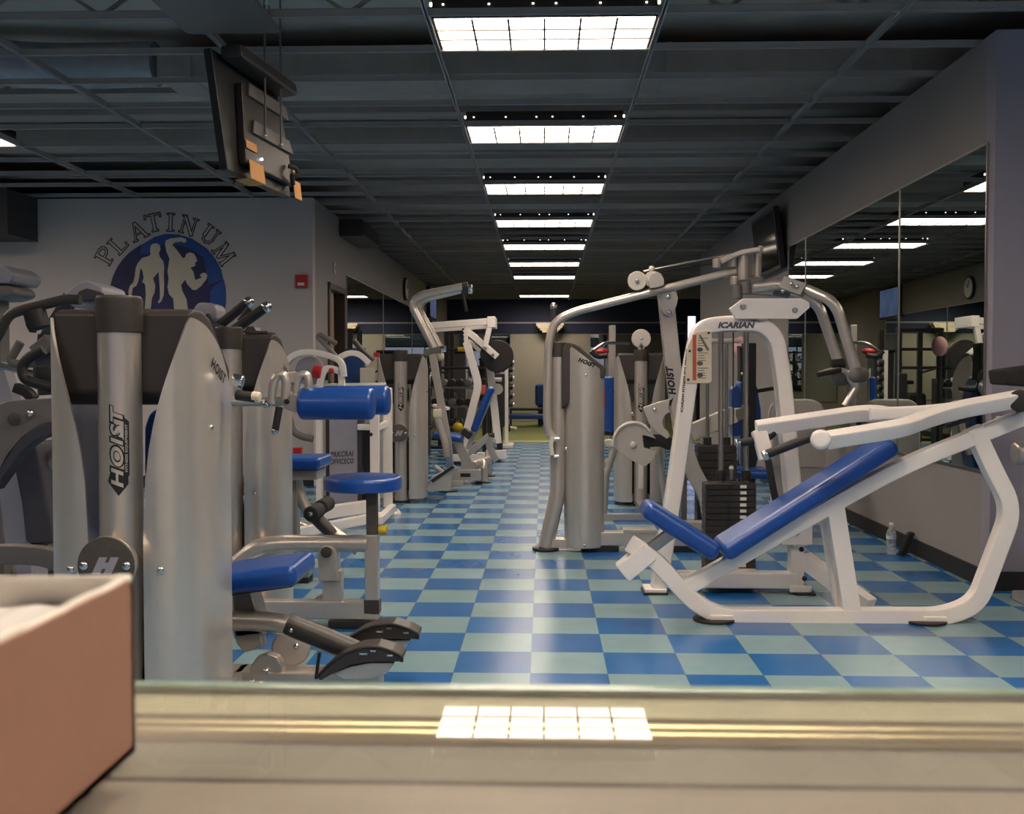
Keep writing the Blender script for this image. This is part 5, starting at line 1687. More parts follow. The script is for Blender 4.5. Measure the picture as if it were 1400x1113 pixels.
# dark grips
MB().tube([W(460, 488, 0.0), W(440, 466, 0.0), W(434, 461, 0.0), W(438, 457, 0.0), W(448, 463, 0.0), W(460, 470, 0.0)], 0.021, r=0.05).build('hand_grip', M_midgrey, mw1)
MB().tube([W(484, 466, 0.5), W(496, 480, 0.5), W(510, 493, 0.5)], 0.024, r=0.05).build('hand_grip', M_house, mw1)
MB().box(W(515, 485, 0.5), (0.05, 0.05, 0.035), bev=0.008).build('red_stop', M_red, mw1)
# posts
for (u0, u1, v0, d) in ((429, 437, 575, 0), (504, 516, 565, 0), (522, 534, 560, 0.3)):
    MB().slab((W(u0, 0, d).x, YW + d - 0.035, 0.05), (W(u1, 0, d).x, YW + d + 0.035, W(0, 530, d).z), bev=0.006).build('post', M_white, mw1)
MB().beam(W(489, 584, 0), W(510, 584, 0), 0.05, 0.05).build('post_brace', M_white, mw1)
MB().beam(W(510, 588, 0), W(530, 578, 0.3), 0.04, 0.05).build('post_brace', M_white, mw1)
MB().ball(W(507, 594, -0.035), 0.016, (1, 0.5, 1)).build('bolt', M_iron, mw1)
# lavender-grey shroud with its name
MB().slab((W(446, 0).x, YW + 0.02, 0.12), (W(485, 0).x, YW + 0.16, W(0, 560).z), bev=0.006).build('shroud', M_lightgrey, mw1)
MB().slab((W(440, 0).x, YW + 0.05, 0.12), (W(446, 0).x, YW + 0.2, W(0, 560).z), bev=0.003).build('shroud_side', M_house, mw1)
MB().slab((W(485, 0).x, YW + 0.03, 0.12), (W(490, 0).x, YW + 0.2, W(0, 560).z), bev=0.003).build('shroud_side', M_slate, mw1)
MB().slab((W(491, 0).x, YW + 0.14, 0.12), (W(504, 0).x, YW + 0.2, W(0, 580).z)).build('weight_stack', M_stack, mw1)
for txt, v in (('PRKCRAI', 621), ('DFVICECO', 631)):
    t = fit(italic(stext(txt, 0.1, offset=0.005, spacing=1.1), 0.2), 33 / F * YW, 8 / F * YW)
    p = W(467, v)
    MB().take(t, Matrix.Translation((p.x, YW + 0.0185, p.z)) @ Matrix.Rotation(PI / 2, 4, 'X') @ Matrix.Rotation(math.radians(3), 4, 'Z')).build('shroud_lettering', M_greytext, mw1)
# base rails on the floor
def gz(u, v, z):
    return G(u, v, z)


MB().beam(gz(398, 730, 0.07), gz(520, 706, 0.07), 0.07, 0.07).build('base_rail', M_white, mw1)
MB().beam(gz(436, 702, 0.1), gz(505, 692, 0.1), 0.08, 0.1).build('base_rail', M_white, mw1)
MB().beam(gz(518, 712, 0.07), gz(537, 694, 0.07), 0.06, 0.06).build('base_rail', M_white, mw1)
for (u, v) in ((537, 703), (402, 738)):
    gg = G(u, v)
    MB().lathe([(0, 0), (0.07, 0), (0.07, 0.015), (0.05, 0.04), (0, 0.045)], gg).build('foot', M_white, mw1)
MB().tube([gz(380, 700, 0.1), gz(400, 712, 0.08), gz(426, 722, 0.05)], 0.03, r=0.1).build('floor_tube', M_silver, mw1)
MB().box(W(464, 723, -0.4), (0.035, 0.02, 0.03), bev=0.003).build('rail_badge', M_house, mw1)
MB().tube([W(395, 570), W(400, 590), W(412, 597), W(428, 600)], 0.03, r=0.1).build('grey_arm', M_midgrey, mw1)
MB().box(W(407, 616, -0.02), (0.07, 0.06, 0.05), bev=0.006).build('red_block', M_red, mw1)

# water cooler
wc = thing('water_cooler', 'cream water cooler with blue bottle behind the white curved-arm machine', 'water cooler', (P(481, 600, 10.35).x, 10.35, 0))
x = P(482, 0, 10.35).x
MB().lathe([(0, 0), (0.075, 0.0), (0.105, 0.06), (0.105, 0.32), (0.08, 0.36), (0, 0.36)], (x, 10.35, P(0, 526, 10.35).z), seg=28).build('bottle', M_bluejug, wc)
MB().slab((x - 0.15, 10.2, 0), (x + 0.15, 10.5, P(0, 526, 10.35).z), bev=0.02).build('cabinet', M_offwhite, wc)
MB().slab((x + 0.1, 10.1, P(0, 530, 10.1).z), (x + 0.24, 10.18, P(0, 503, 10.1).z), bev=0.01).build('side_tray', M_offwhite, wc)
MB().slab((x + 0.13, 10.11, 0), (x + 0.2, 10.17, P(0, 530, 10.1).z)).build('tray_post', M_offwhite, wc)

# ------------------------------------------------------------------ silver chest press with blue seat and back pad, mid aisle
YC = 11.05
mc1 = thing('chest_press', 'small silver press with slanted blue back pad and blue seat by the aisle', 'weight machine', (P(640, 655, YC).x, YC, 0))


def Cc(u, v, d=0.0):
    return P(u, v, YC + d)


MB().pad(Cc(594, 588), Cc(634, 595), 0.34, 0.075, (0.12, 0, 1), bev=0.03).build('seat', M_blue, mc1)
MB().pad(Cc(644, 587), Cc(668, 527), 0.34, 0.075, (-0.9, 0, 0.42), bev=0.03).build('back_pad', M_blue, mc1)
MB().beam(Cc(633, 588), Cc(644, 597), 0.2, 0.07).build('pad_hinge', M_black, mc1)
MB().prism([Cc(u, v, -0.03) for u, v in ((616, 600), (628, 600), (650, 640), (649, 650), (632, 650), (630, 630))], (0, 0.06, 0), bev=0.006).build('seat_frame', M_silver, mc1)
MB().prism([Cc(u, v, -0.03) for u, v in ((638, 625), (642, 612), (666, 592), (668, 598), (664, 606), (645, 622))], (0, 0.06, 0), bev=0.006).build('back_frame', M_silver, mc1)
MB().rtube([Cc(640, 614), Cc(645, 600), Cc(663, 560), Cc(672, 540)], 0.05, 0.05, (0, 1, 0), r=0.1).build('back_tube', M_silver, mc1)
MB().slab((Cc(612, 0).x, YC - 0.06, 0.05), (Cc(657, 0).x, YC + 0.06, 0.17), bev=0.01).build('base_beam', M_silver, mc1)
MB().slab((Cc(629, 0).x, YC - 0.065, 0.09), (Cc(643, 0).x, YC - 0.055, 0.13), bev=0.002).build('nameplate', M_dark, mc1)
gg = G(661, 660)
MB().tube([(Cc(645, 0).x, YC, 0.2), (gg.x - 0.02, gg.y + 0.1, 0.21), (gg.x, gg.y, 0.19), (gg.x, gg.y, 0.02)], 0.05, r=0.09, seg=18).build('front_leg', M_silver, mc1)
MB().lathe([(0, 0), (0.085, 0), (0.085, 0.012), (0.06, 0.022), (0, 0.022)], (gg.x, gg.y, 0)).build('rubber_foot', M_iron, mc1)
g2_ = G(667, 651)
MB().tube([(Cc(652, 0).x, YC + 0.1, 0.2), (g2_.x, g2_.y, 0.19), (g2_.x, g2_.y, 0.02)], 0.05, r=0.09, seg=18).build('front_leg', M_silver, mc1)
MB().lathe([(0, 0), (0.085, 0), (0.085, 0.012), (0.06, 0.022), (0, 0.022)], (g2_.x, g2_.y, 0)).build('rubber_foot', M_iron, mc1)
MB().slab((Cc(610, 0).x, YC - 0.05, 0.0), (Cc(616, 0).x, YC + 0.05, 0.42), bev=0.006).build('rear_post', M_silver, mc1)
MB().slab((Cc(606, 0).x, YC - 0.1, 0.0), (Cc(634, 0).x, YC + 0.1, 0.05), bev=0.006).build('rear_foot', M_silver, mc1)

# ------------------------------------------------------------------ white plate-loaded pulldown
YL_ = 13.6
ml = thing('plate_loaded_pulldown', 'white plate-loaded pulldown with large black plate on its lever arm', 'weight machine', (P(680, 610, YL_).x, YL_, 0))


def Lp(u, v, d=0.0):
    return P(u, v, YL_ + d)


MB().beam(Lp(582, 446), Lp(674, 439), 0.1, 0.085).build('top_beam', M_white, ml)
MB().beam(Lp(582, 452, 0.5), Lp(676, 446, 0.5), 0.08, 0.06).build('top_beam', M_white, ml)
MB().slab((Lp(666, 0).x, YL_ - 0.06, Lp(0, 449).z), (Lp(677, 0).x, YL_ + 0.5, Lp(0, 434).z), bev=0.008).build('beam_end', M_white, ml)
for d in (0.0, 0.25):
    MB().beam(Lp(637, 451, d), Lp(680, 488, d), 0.05, 0.085, up=(0, 0, 1)).build('lever_arm', M_white, ml)
MB().beam(Lp(671, 440, -0.02), Lp(663, 475, -0.02), 0.07, 0.07, up=(1, 0, 0)).build('hanger', M_white, ml)
MB().beam(Lp(635, 446), Lp(638, 470), 0.08, 0.06, up=(1, 0, 0)).build('hinge_block', M_white, ml)
for v in (450, 455, 460):
    MB().ball(Lp(633, v, -0.05), 0.014).build('bolt', M_iron, ml)
MB().rtube([Lp(638, 468), Lp(653, 522), Lp(653, 532), Lp(638, 590)], 0.1, 0.1, (0, 1, 0), r=0.15).build('upright', M_white, ml)
MB().rtube([Lp(660, 484, 0.4), Lp(668, 492, 0.4), Lp(672, 520, 0.4), Lp(681, 606, 0.4)], 0.09, 0.1, (0, 1, 0), r=0.2).build('upright', M_white, ml)
MB().tube([Lp(640, 466, 0.1), Lp(648, 472, 0.1), Lp(656, 480, 0.1)], 0.03).build('grip_tube', M_white, ml)
q_ = MB()
q_.cyl(Lp(680, 487, 0.1), Lp(680, 487, 0.14), 0.215, bev=0.012, seg=44)
q_.lathe([(0.17, 0), (0.2, 0), (0.2, -0.012), (0.17, -0.012)], Lp(680, 487, 0.1), (0, 1, 0), seg=44)
q_.build('round_plate', M_iron, ml)
MB().cyl(Lp(674, 485, -0.04), Lp(674, 485, 0.2), 0.02).build('plate_pin', M_steel, ml)
MB().slab((Lp(664, 0, 0.4).x, YL_ + 0.35, 0.04), (Lp(692, 0, 0.4).x, YL_ + 0.45, 0.16), bev=0.008).build('base_rail', M_white, ml)
MB().beam((Lp(640, 590).x, YL_, Lp(0, 590).z), (Lp(640, 590).x - 0.02, YL_, 0.06), 0.1, 0.1, up=(1, 0, 0)).build('lower_post', M_white, ml)
MB().slab((Lp(615, 0).x, YL_ - 0.06, 0.04), (Lp(662, 0).x, YL_ + 0.06, 0.13), bev=0.008).build('base_rail', M_white, ml)
MB().slab((Lp(655, 0).x - 0.05, YL_ - 0.05, 0.04), (Lp(655, 0).x + 0.05, YL_ + 0.45, 0.13), bev=0.008).build('base_rail', M_white, ml)
MB().slab((Lp(668, 0, 0.4).x, YL_ + 0.34, 0.0), (Lp(684, 0, 0.4).x, YL_ + 0.46, 0.04)).build('rubber_foot', M_black, ml)
MB().slab((Lp(615, 0).x, YL_ - 0.07, 0.0), (Lp(632, 0).x, YL_ + 0.07, 0.04)).build('rubber_foot', M_black, ml)
MB().rtube([Lp(671, 597, -0.8), Lp(668, 606, -0.8), Lp(672, 618, -0.8), Lp(679, 630, -0.8)], 0.1, 0.08, (0, 1, 0), r=0.2).build('silver_leg', M_silver, ml)
MB().cyl(Lp(665, 596, -0.8), Lp(676, 595, -0.8), 0.03).build('leg_pad', M_black, ml)
MB().beam(Lp(671, 600, -0.8), Lp(676, 604, 0.4), 0.05, 0.05).build('leg_link', M_silver, ml)
MB().cyl(Lp(676, 519, 0.4), Lp(686, 519, 0.4), 0.028).build('plate_peg', M_white, ml)
MB().cyl(Lp(680, 532, 0.33), Lp(680, 532, 0.35), 0.075, bev=0.006, seg=28).build('side_disc', M_offwhite, ml)
MB().cyl(Lp(626, 477.5, 0.3), Lp(637, 477.5, 0.3), 0.03).build('yellow_grip', M_yellow, ml)
MB().box(Lp(660, 533, 0.2), (0.09, 0.09, 0.13), bev=0.02).build('red_cover', M_orange, ml)

# plate tree by the turf
pt = thing('plate_tree', 'slim white plate tree with small stacked weights at the edge of the turf', 'rack', (P(693, 600, 16.8).x, 16.8, 0))


def Tt(u, v, d=0.0):
    return P(u, v, 16.8 + d)


MB().slab((Tt(690, 0).x, 16.75, 0.06), (Tt(695, 0).x, 16.85, Tt(0, 480).z), bev=0.006).build('post', M_white, pt)
MB().slab((Tt(683, 0).x, 16.5, 0.0), (Tt(702, 0).x, 17.1, 0.06), bev=0.008).build('base', M_white, pt)
for k, v in enumerate((496, 505, 517, 529, 541, 553)):
    pl = thing('small_plate', 'small dark plate on the plate tree, %s from the top' % ('uppermost', 'second', 'third', 'fourth', 'fifth', 'sixth')[k], 'weight plate', Tt(697, v), 'small plates on the plate tree')
    MB().cyl(Tt(695.5, v), Tt(701, v), 0.058 - 0.008 * (k % 2), bev=0.01).build('disc', M_iron, pl)
    MB().cyl(Tt(701, v), Tt(703, v), 0.035, bev=0.004).build('hub', M_steel, pl)
pb = thing('punch_pad', 'tall black upright pad between the white pulldown and the plate tree', 'pad', (P(684, 600, 16.3).x, 16.3, 0))
MB().slab((P(676, 0, 16.3).x, 16.25, 0.35), (P(690, 0, 16.3).x, 16.4, P(0, 510, 16.3).z), bev=0.03).build('pad', M_black, pb)
MB().slab((P(679, 0, 16.3).x, 16.28, 0.0), (P(687, 0, 16.3).x, 16.36, 0.36), bev=0.01).build('stand', M_iron, pb)

# dumbbell rack along the left wall
rk = thing('dumbbell_rack', 'three-tier dumbbell rack behind the white pulldown', 'rack', (P(610, 600, 15.2).x, 15.2, 0))
YD = 15.2
xa, xb = P(582, 0, YD).x, P(662, 0, YD).x
for x in (xa, xb):
    MB().slab((x - 0.03, YD - 0.05, 0), (x + 0.03, YD + 0.25, 1.12), bev=0.008).build('side_frame', M_iron, rk)
tiers = (0.42, 0.72, 1.0)
for z in tiers:
    MB().slab((xa, YD - 0.02, z - 0.03), (xb, YD + 0.22, z), bev=0.004).build('shelf', M_midgrey, rk)
names_ = ('lower', 'middle', 'top')
for ti, z in enumerate(tiers):
    for k in range(6):
        x = xa + 0.12 + (xb - xa - 0.24) * k / 5
        db = thing('dumbbell', '%s dumbbell from the aisle on the %s tier of the dumbbell rack' % (('sixth', 'fifth', 'fourth', 'third', 'second', 'first')[k], names_[ti]), 'dumbbell', (x, YD + 0.1, z), 'dumbbells on the rack')
        r_ = 0.05 + 0.004 * ti
        MB().cyl((x, YD - 0.03, z + r_), (x, YD + 0.05, z + r_), r_, bev=0.012, seg=14).build('weight_head', M_iron if (k + ti) % 3 else M_midgrey, db)
        MB().cyl((x, YD + 0.15, z + r_), (x, YD + 0.23, z + r_), r_, bev=0.012, seg=14).build('weight_head', M_iron if (k + ti) % 3 else M_midgrey, db)
        MB().cyl((x, YD + 0.04, z + r_), (x, YD + 0.16, z + r_), 0.017, seg=10).build('handle', M_steel, db)

# barbell rack behind
sr = thing('squat_rack', 'black squat rack with crossbars behind the bent-arm machine', 'rack', (P(610, 600, 17.2).x, 17.2, 0))
for u in (610, 665):
    for d in (0, 0.9):
        x = P(u, 0, 17.2).x
        MB().slab((x - 0.04, 17.2 + d - 0.04, 0), (x + 0.04, 17.2 + d + 0.04, P(0, 450, 17.2).z), bev=0.006).build('post', M_iron, sr)
for v in (478, 503):
    MB().cyl(P(588, v, 17.15), P(668, v, 17.15), 0.025, seg=12).build('crossbar', M_iron, sr)
MB().beam(P(606, 452, 17.2), P(669, 452, 17.2), 0.06, 0.06).build('top_bar', M_iron, sr)
mb = thing('medicine_ball', 'pale round ball on the crossbar level beside the black squat rack', 'ball', P(601, 488, 16.6))
q0 = P(601, 488, 16.6)
MB().ball(q0, 0.075, (1, 1, 1), 24, 14).build('shell', M_cream, mb)
MB().cyl((q0.x, q0.y, 0), (q0.x, q0.y, q0.z - 0.07), 0.03).build('stand_pole', M_iron, mb)
MB().lathe([(0, 0), (0.15, 0), (0.15, 0.03), (0, 0.03)], (q0.x, q0.y, 0)).build('stand_base', M_iron, mb)
kb = thing('yellow_kettlebell', 'small yellow weight on the floor under the dumbbell rack', 'kettlebell', G(625, 596, 0.0))
gk = V((P(625, 0, 14.9).x, 14.9, 0))
kb.location = gk
MB().ball(gk + V((0, 0, 0.42)), 0.075, (1, 1, 1)).build('ball', M_yellow, kb)
MB().tube([gk + V((-0.04, 0, 0.47)), gk + V((-0.045, 0, 0.55)), gk + V((0.045, 0, 0.55)), gk + V((0.04, 0, 0.47))], 0.013, r=0.03, seg=8).build('handle', M_iron, kb)
MB().slab(gk + V((-0.1, -0.1, 0)), gk + V((0.1, 0.1, 0.35)), bev=0.01).build('block', M_midgrey, kb)

# far bench on the turf
fb_ = thing('flat_bench', 'black and blue flat bench on the turf against the end wall', 'bench', (P(722, 590, 23.5).x, 23.5, 0))


def Fb(u, v, d=0.0):
    return P(u, v, 23.5 + d)


z1, z2 = Fb(0, 559).z, Fb(0, 566).z
MB().slab((Fb(697, 0).x, 23.3, z1 - 0.02), (Fb(742, 0).x, 23.8, z1 + 0.03), bev=0.01).build('upper_bar', M_iron, fb_)
MB().slab((Fb(696, 0).x, 23.2, z2 - 0.09), (Fb(744, 0).x, 23.6, z2 + 0.02), bev=0.03).build('pad', M_blue, fb_)
MB().slab((Fb(697, 0).x, 23.35, 0.0), (Fb(700, 0).x, 23.45, z1), bev=0.008).build('leg', M_iron, fb_)
MB().slab((Fb(738, 0).x, 23.35, 0.0), (Fb(741, 0).x, 23.45, z1), bev=0.008).build('leg', M_iron, fb_)
MB().slab((Fb(698, 0).x, 23.3, 0.23), (Fb(740, 0).x, 23.34, 0.27), bev=0.005).build('lower_rail', M_white, fb_)
bb = thing('blue_mat_stack', 'upright dark blue padded block beside the flat bench', 'pad', (P(740, 560, 24.3).x, 24.3, 0))
MB().slab((P(732, 0, 24.3).x, 24.1, 0.45), (P(749, 0, 24.3).x, 24.5, P(0, 525, 24.3).z), bev=0.06).build('pad', M_blue, bb)
MB().slab((P(736, 0, 24.3).x, 24.2, 0.0), (P(746, 0, 24.3).x, 24.4, 0.46)).build('stand', M_iron, bb)
ch = thing('hand_weight', 'white and black hand weight lying at the edge of the turf', 'weight', G(699, 590))
g_ = G(699, 590)
MB().cyl((g_.x - 0.08, g_.y, 0.08), (g_.x - 0.02, g_.y, 0.08), 0.075, bev=0.012).build('head', M_black, ch)
MB().cyl((g_.x - 0.02, g_.y, 0.08), (g_.x + 0.12, g_.y - 0.05, 0.06), 0.035, bev=0.01).build('grip', M_sticker, ch)
sc2 = thing('wall_lamp', 'tiered cream wall lamp at the top of the beige panel', 'lamp', P(752, 448, 25.9))
for k, (w_, v0, v1) in enumerate(((19, 442, 446), (17, 446, 449), (14, 449, 452), (11, 452, 455))):
    a = P(752 - w_, v1, 25.85)
    b = P(752 + w_, v0, 25.85)
    MB().slab((a.x, 25.7, a.z), (b.x, 25.985, b.z), bev=0.012).build('shade_tier', M_cream, sc2)

# cable tower on the far right of the aisle
ct = thing('cable_tower', 'tall grey cable tower behind the silver machines on the far right of the aisle', 'weight machine', (P(838, 600, 13.5).x, 13.5, 0))
MB().slab((P(834, 0, 13.5).x, 13.45, 0), (P(843, 0, 13.5).x, 13.6, P(0, 446, 13.5).z), bev=0.01).build('post', M_silver, ct)
MB().tube([P(806, 484, 13.3), P(815, 476, 13.3), P(826, 469, 13.3), P(860, 469, 13.5)], 0.02, r=0.2, seg=10).build('cable_arm', M_steel, ct)
MB().tube([P(808, 480, 13.2), P(816, 488, 13.2), P(830, 486, 13.2)], 0.035, r=0.1).build('grip', M_black, ct)
MB().ball(P(823, 481, 13.3), 0.07, (1.3, 0.6, 0.6)).build('red_cover', M_red, ct)
MB().slab((P(826, 0, 13.5).x, 13.3, 0), (P(850, 0, 13.5).x, 13.8, 0.06), bev=0.01).build('base', M_silver, ct)
MB().pad(P(828, 590, 12.9), P(829, 515, 12.9), 0.3, 0.08, (-1, -0.3, 0), bev=0.03).build('back_pad', M_blue, ct)
MB().beam(P(829, 592, 12.95), P(838, 592, 13.5), 0.06, 0.06).build('pad_mount', M_iron, ct)

# ------------------------------------------------------------------ cardio machines on the far left
def elliptical(label, sc, Yb, name='cross_trainer'):
    pass


YE_ = 4.1
me1 = thing('cross_trainer', 'dark grey cross trainer with bent black handles, left of the nearest silver tower', 'cardio machine', (P(40, 700, YE_).x, YE_, 0))


def E(u, v, d=0.0):
    return P(u, v, YE_ + d)


# console
cs = [(84, 404), (106, 386), (118, 383), (140, 392), (141, 402), (138, 415), (112, 422), (98, 420)]
MB().prism([E(u, v, 0.3) for u, v in cs], (0, 0.25, 0), bev=0.012).build('console', M_lightgrey, me1)
MB().prism([E(u, v, 0.27) for u, v in ((108, 398), (118, 394), (139, 400), (137, 410), (112, 412), (104, 404))], (0, 0.03, 0), bev=0.004).build('console_face', M_slate, me1)
MB().rtube([E(98, 405, 0.4), E(84, 430, 0.4), E(68, 455, 0.4), E(60, 478, 0.4)], 0.06, 0.055, (0, 1, 0), r=0.2).build('console_neck', M_slate, me1)
MB().prism([E(u, v, 0.3) for u, v in ((37, 475), (52, 464), (60, 456), (70, 470), (62, 482), (45, 482))], (0, 0.12, 0), bev=0.01).build('cup_holder', M_midgrey, me1)
# black handles
MB().tube([E(-14, 478, 0.1), E(2, 450, 0.1), E(12, 430, 0.1), E(30, 424, 0.1), E(90, 409, 0.1), E(110, 410, 0.1)], 0.021, r=0.12, seg=14).build('handle_bar', M_house, me1)
MB().cyl(E(48, 424, 0.1), E(56, 449, 0.1), 0.04, bev=0.006).build('handle_motor', M_black, me1)
MB().prism([E(u, v, 0.08) for u, v in ((31, 430), (40, 427), (44, 445), (40, 455), (35, 446))], (0, 0.06, 0), bev=0.004).build('pulse_sensor', M_black, me1)
MB().tube([E(60, 478, 0.0), E(38, 490, 0.0), E(30, 500, 0.0), E(32, 518, 0.0), E(48, 524, 0.0), E(80, 532, 0.0)], 0.021, r=0.09, n=8, seg=14).build('handle_bar', M_black, me1)
MB().tube([E(28, 468, 0.4), E(14, 492, 0.4), E(20, 498, 0.4), E(60, 496, 0.4)], 0.019, r=0.05).build('rear_handle', M_midgrey, me1)
MB().tube([E(0, 500, 0.4), E(75, 518, 0.4)], 0.014).build('link_rod', M_steel, me1)
MB().cyl(E(66, 500, 0.3), E(66, 520, 0.3), 0.06, bev=0.01).build('drive_hub', M_black, me1)
MB().rtube([E(66, 458, 0.4), E(62, 490, 0.4), E(66, 540, 0.4)], 0.06, 0.07, (0, 1, 0), r=0.2).build('neck_post', M_slate, me1)
# arched side cover
ac = [(-30, 575), (-10, 556), (10, 548), (40, 546), (80, 544), (80, 577), (55, 582), (30, 598), (10, 622), (-5, 652), (-30, 660)]
MB().prism([E(u, v, 0.0) for u, v in ac], (0, 0.06, 0), bev=0.008).build('side_cover', M_midgrey, me1)
ac2 = [(80, 574), (62, 578), (40, 590), (22, 606), (4, 634), (-10, 660), (-10, 672), (10, 644), (30, 616), (50, 602), (80, 590)]
MB().prism([E(u, v, -0.02) for u, v in ac2], (0, 0.09, 0), bev=0.006).build('cover_rim', M_slate, me1)
MB().cyl(E(20, 573, -0.01), E(20, 573, 0.02), 0.025, bev=0.004).build('cover_port', M_house, me1)
MB().ball(E(42, 565, -0.01), 0.016).build('bolt', M_chrome, me1)
MB().rtube([E(-6, 500, 0.45), E(8, 540, 0.45), E(16, 640, 0.45), E(28, 742, 0.45)], 0.08, 0.1, (0, 1, 0), r=0.3).build('swing_arm', M_lightgrey, me1)
# navy curved upright and arc
nv = [(15, 630), (32, 606), (48, 604), (56, 640), (68, 700), (74, 745), (34, 745), (28, 690)]
MB().prism([E(u, v, 0.2) for u, v in nv], (0, 0.2, 0), bev=0.02).build('shroud', M_slate, me1)
MB().rtube([E(22, 530, 0.2), E(38, 536, 0.2), E(46, 546, 0.2)], 0.05, 0.04, (0, 1, 0), r=0.1).build('arc_guard', M_black, me1)
MB().cyl(E(58, 640, 0.3), E(80, 620, 0.3), 0.035).build('crank_tube', M_steel, me1)
MB().rtube([E(-30, 758, -0.05), E(20, 757, -0.05), E(60, 760, -0.05), E(80, 766, -0.05)], 0.06, 0.075, (0, 1, 0), r=0.3).build('pedal_rail', M_midgrey, me1)
MB().slab((E(18, 0, 0.2).x, YE_ + 0.15, 0.0), (E(40, 0, 0.2).x, YE_ + 0.3, E(0, 745, 0.2).z), bev=0.01).build('base_post', M_lightgrey, me1)
MB().slab((E(-40, 0).x, YE_ + 0.0, 0), (E(80, 0).x, YE_ + 0.5, 0.09), bev=0.02).build('base', M_slate, me1)

me2 = thing('treadmill', 'treadmill with grey console at the very edge of the frame, before the mural wall', 'cardio machine', (P(-10, 600, 5.2).x, 5.2, 0))
MB().prism([P(u, v, 5.1) for u, v in ((-20, 362), (5, 362), (18, 373), (18, 380), (12, 388), (-20, 388))], (0, 0.3, 0), bev=0.015).build('console', M_lightgrey, me2)
MB().prism([P(u, v, 5.1) for u, v in ((-20, 389), (12, 390), (18, 398), (15, 404), (-2, 409), (-20, 409))], (0, 0.25, 0), bev=0.015).build('console_tray', M_midgrey, me2)
xx = P(-12, 0, 5.2).x
MB().slab((xx - 0.05, 5.18, 0.0), (xx + 0.03, 5.28, P(0, 400, 5.2).z), bev=0.01).build('upright', M_midgrey, me2)
MB().slab((xx - 0.3, 5.0, 0), (xx + 0.2, 6.5, 0.16), bev=0.02).build('deck', M_black, me2)

Yg = 6.4
me3 = thing('exercise_bike', 'cardio machine behind the front tower with grey console and two black chrome-tipped handles', 'cardio machine', (P(300, 600, Yg).x, Yg, 0))


def Hh(u, v, d=0.0):
    return P(u, v, Yg + d)


MB().prism([Hh(u, v) for u, v in ((262, 424), (270, 413), (290, 414), (296, 420), (296, 436), (262, 436))], (0, 0.2, 0), bev=0.02).build('console', M_lightgrey, me3)
for (u0, v0, u1, v1, d) in ((296, 448, 338, 414, 0), (305, 462, 362, 421, -0.3)):
    MB().cyl(Hh(u0, v0, d), Hh(u1, v1, d), 0.03, bev=0.004).build('handle', M_black, me3)
    MB().ball(Hh(u1 + 2, v1 - 1, d), 0.034).build('handle_tip', M_chrome, me3)
MB().cyl(Hh(328, 440, -0.15), Hh(342, 422, -0.15), 0.022).build('handle', M_black, me3)
MB().beam(Hh(280, 434), Hh(312, 470), 0.08, 0.08).build('neck', M_slate, me3)
xx = Hh(300, 0).x
MB().beam(Hh(290, 452, -0.3), Hh(320, 462, 0.0), 0.08, 0.08).build('handle_yoke', M_slate, me3)
MB().slab((xx - 0.07, Yg - 0.07, 0.1), (xx + 0.07, Yg + 0.07, Hh(0, 450).z), bev=0.02).build('upright', M_slate, me3)
MB().slab((xx - 0.22, Yg - 0.25, 0), (xx + 0.2, Yg + 0.4, 0.12), bev=0.03).build('base', M_slate, me3)

# dark machines deeper in the room
bk = thing('spin_bike', 'black spin bike deep in the room by the side mirrors', 'exercise bike', (-1.75, 18.9, 0))
MB().cyl((-1.79, 18.6, 0.35), (-1.71, 18.6, 0.35), 0.24, bev=0.02, seg=32).build('flywheel', M_iron, bk)
MB().slab((-1.9, 18.5, 0.28), (-1.6, 19.2, 0.85), bev=0.06).build('shroud', M_black, bk)
MB().cyl((-1.75, 19.1, 0.8), (-1.75, 19.15, 1.02), 0.03).build('seat_post', M_steel, bk)
MB().slab((-1.85, 19.0, 1.0), (-1.65, 19.28, 1.07), bev=0.03).build('saddle', M_black, bk)
MB().tube([(-1.75, 18.6, 0.8), (-1.75, 18.5, 1.2), (-1.98, 18.4, 1.28), (-1.98, 18.25, 1.3)], 0.02).build('handlebar', M_black, bk)
MB().slab((-2.0, 18.4, 0), (-1.5, 18.5, 0.06), bev=0.01).build('foot_bar', M_iron, bk)
MB().slab((-2.0, 19.2, 0), (-1.5, 19.3, 0.06), bev=0.01).build('foot_bar', M_iron, bk)
MB().slab((-1.8, 18.45, 0.05), (-1.7, 19.25, 0.12), bev=0.01).build('base_beam', M_iron, bk)
MB().slab((-1.78, 18.52, 0.1), (-1.72, 18.6, 0.4), bev=0.01).build('fork', M_iron, bk)
tc_ = thing('equipment_tower', 'tall dark equipment tower deep in the room next to the spin bike', 'weight machine', (-1.75, 20.6, 0))
MB().slab((-1.95, 20.4, 0), (-1.55, 20.8, 1.6), bev=0.03).build('cover', M_slate, tc_)
MB().slab((-1.545, 20.55, 0.5), (-1.54, 20.65, 1.3)).build('slot', M_sticker, tc_)
MB().slab((-1.97, 20.38, 1.6), (-1.53, 20.82, 1.66), bev=0.02).build('top_cap', M_iron, tc_)

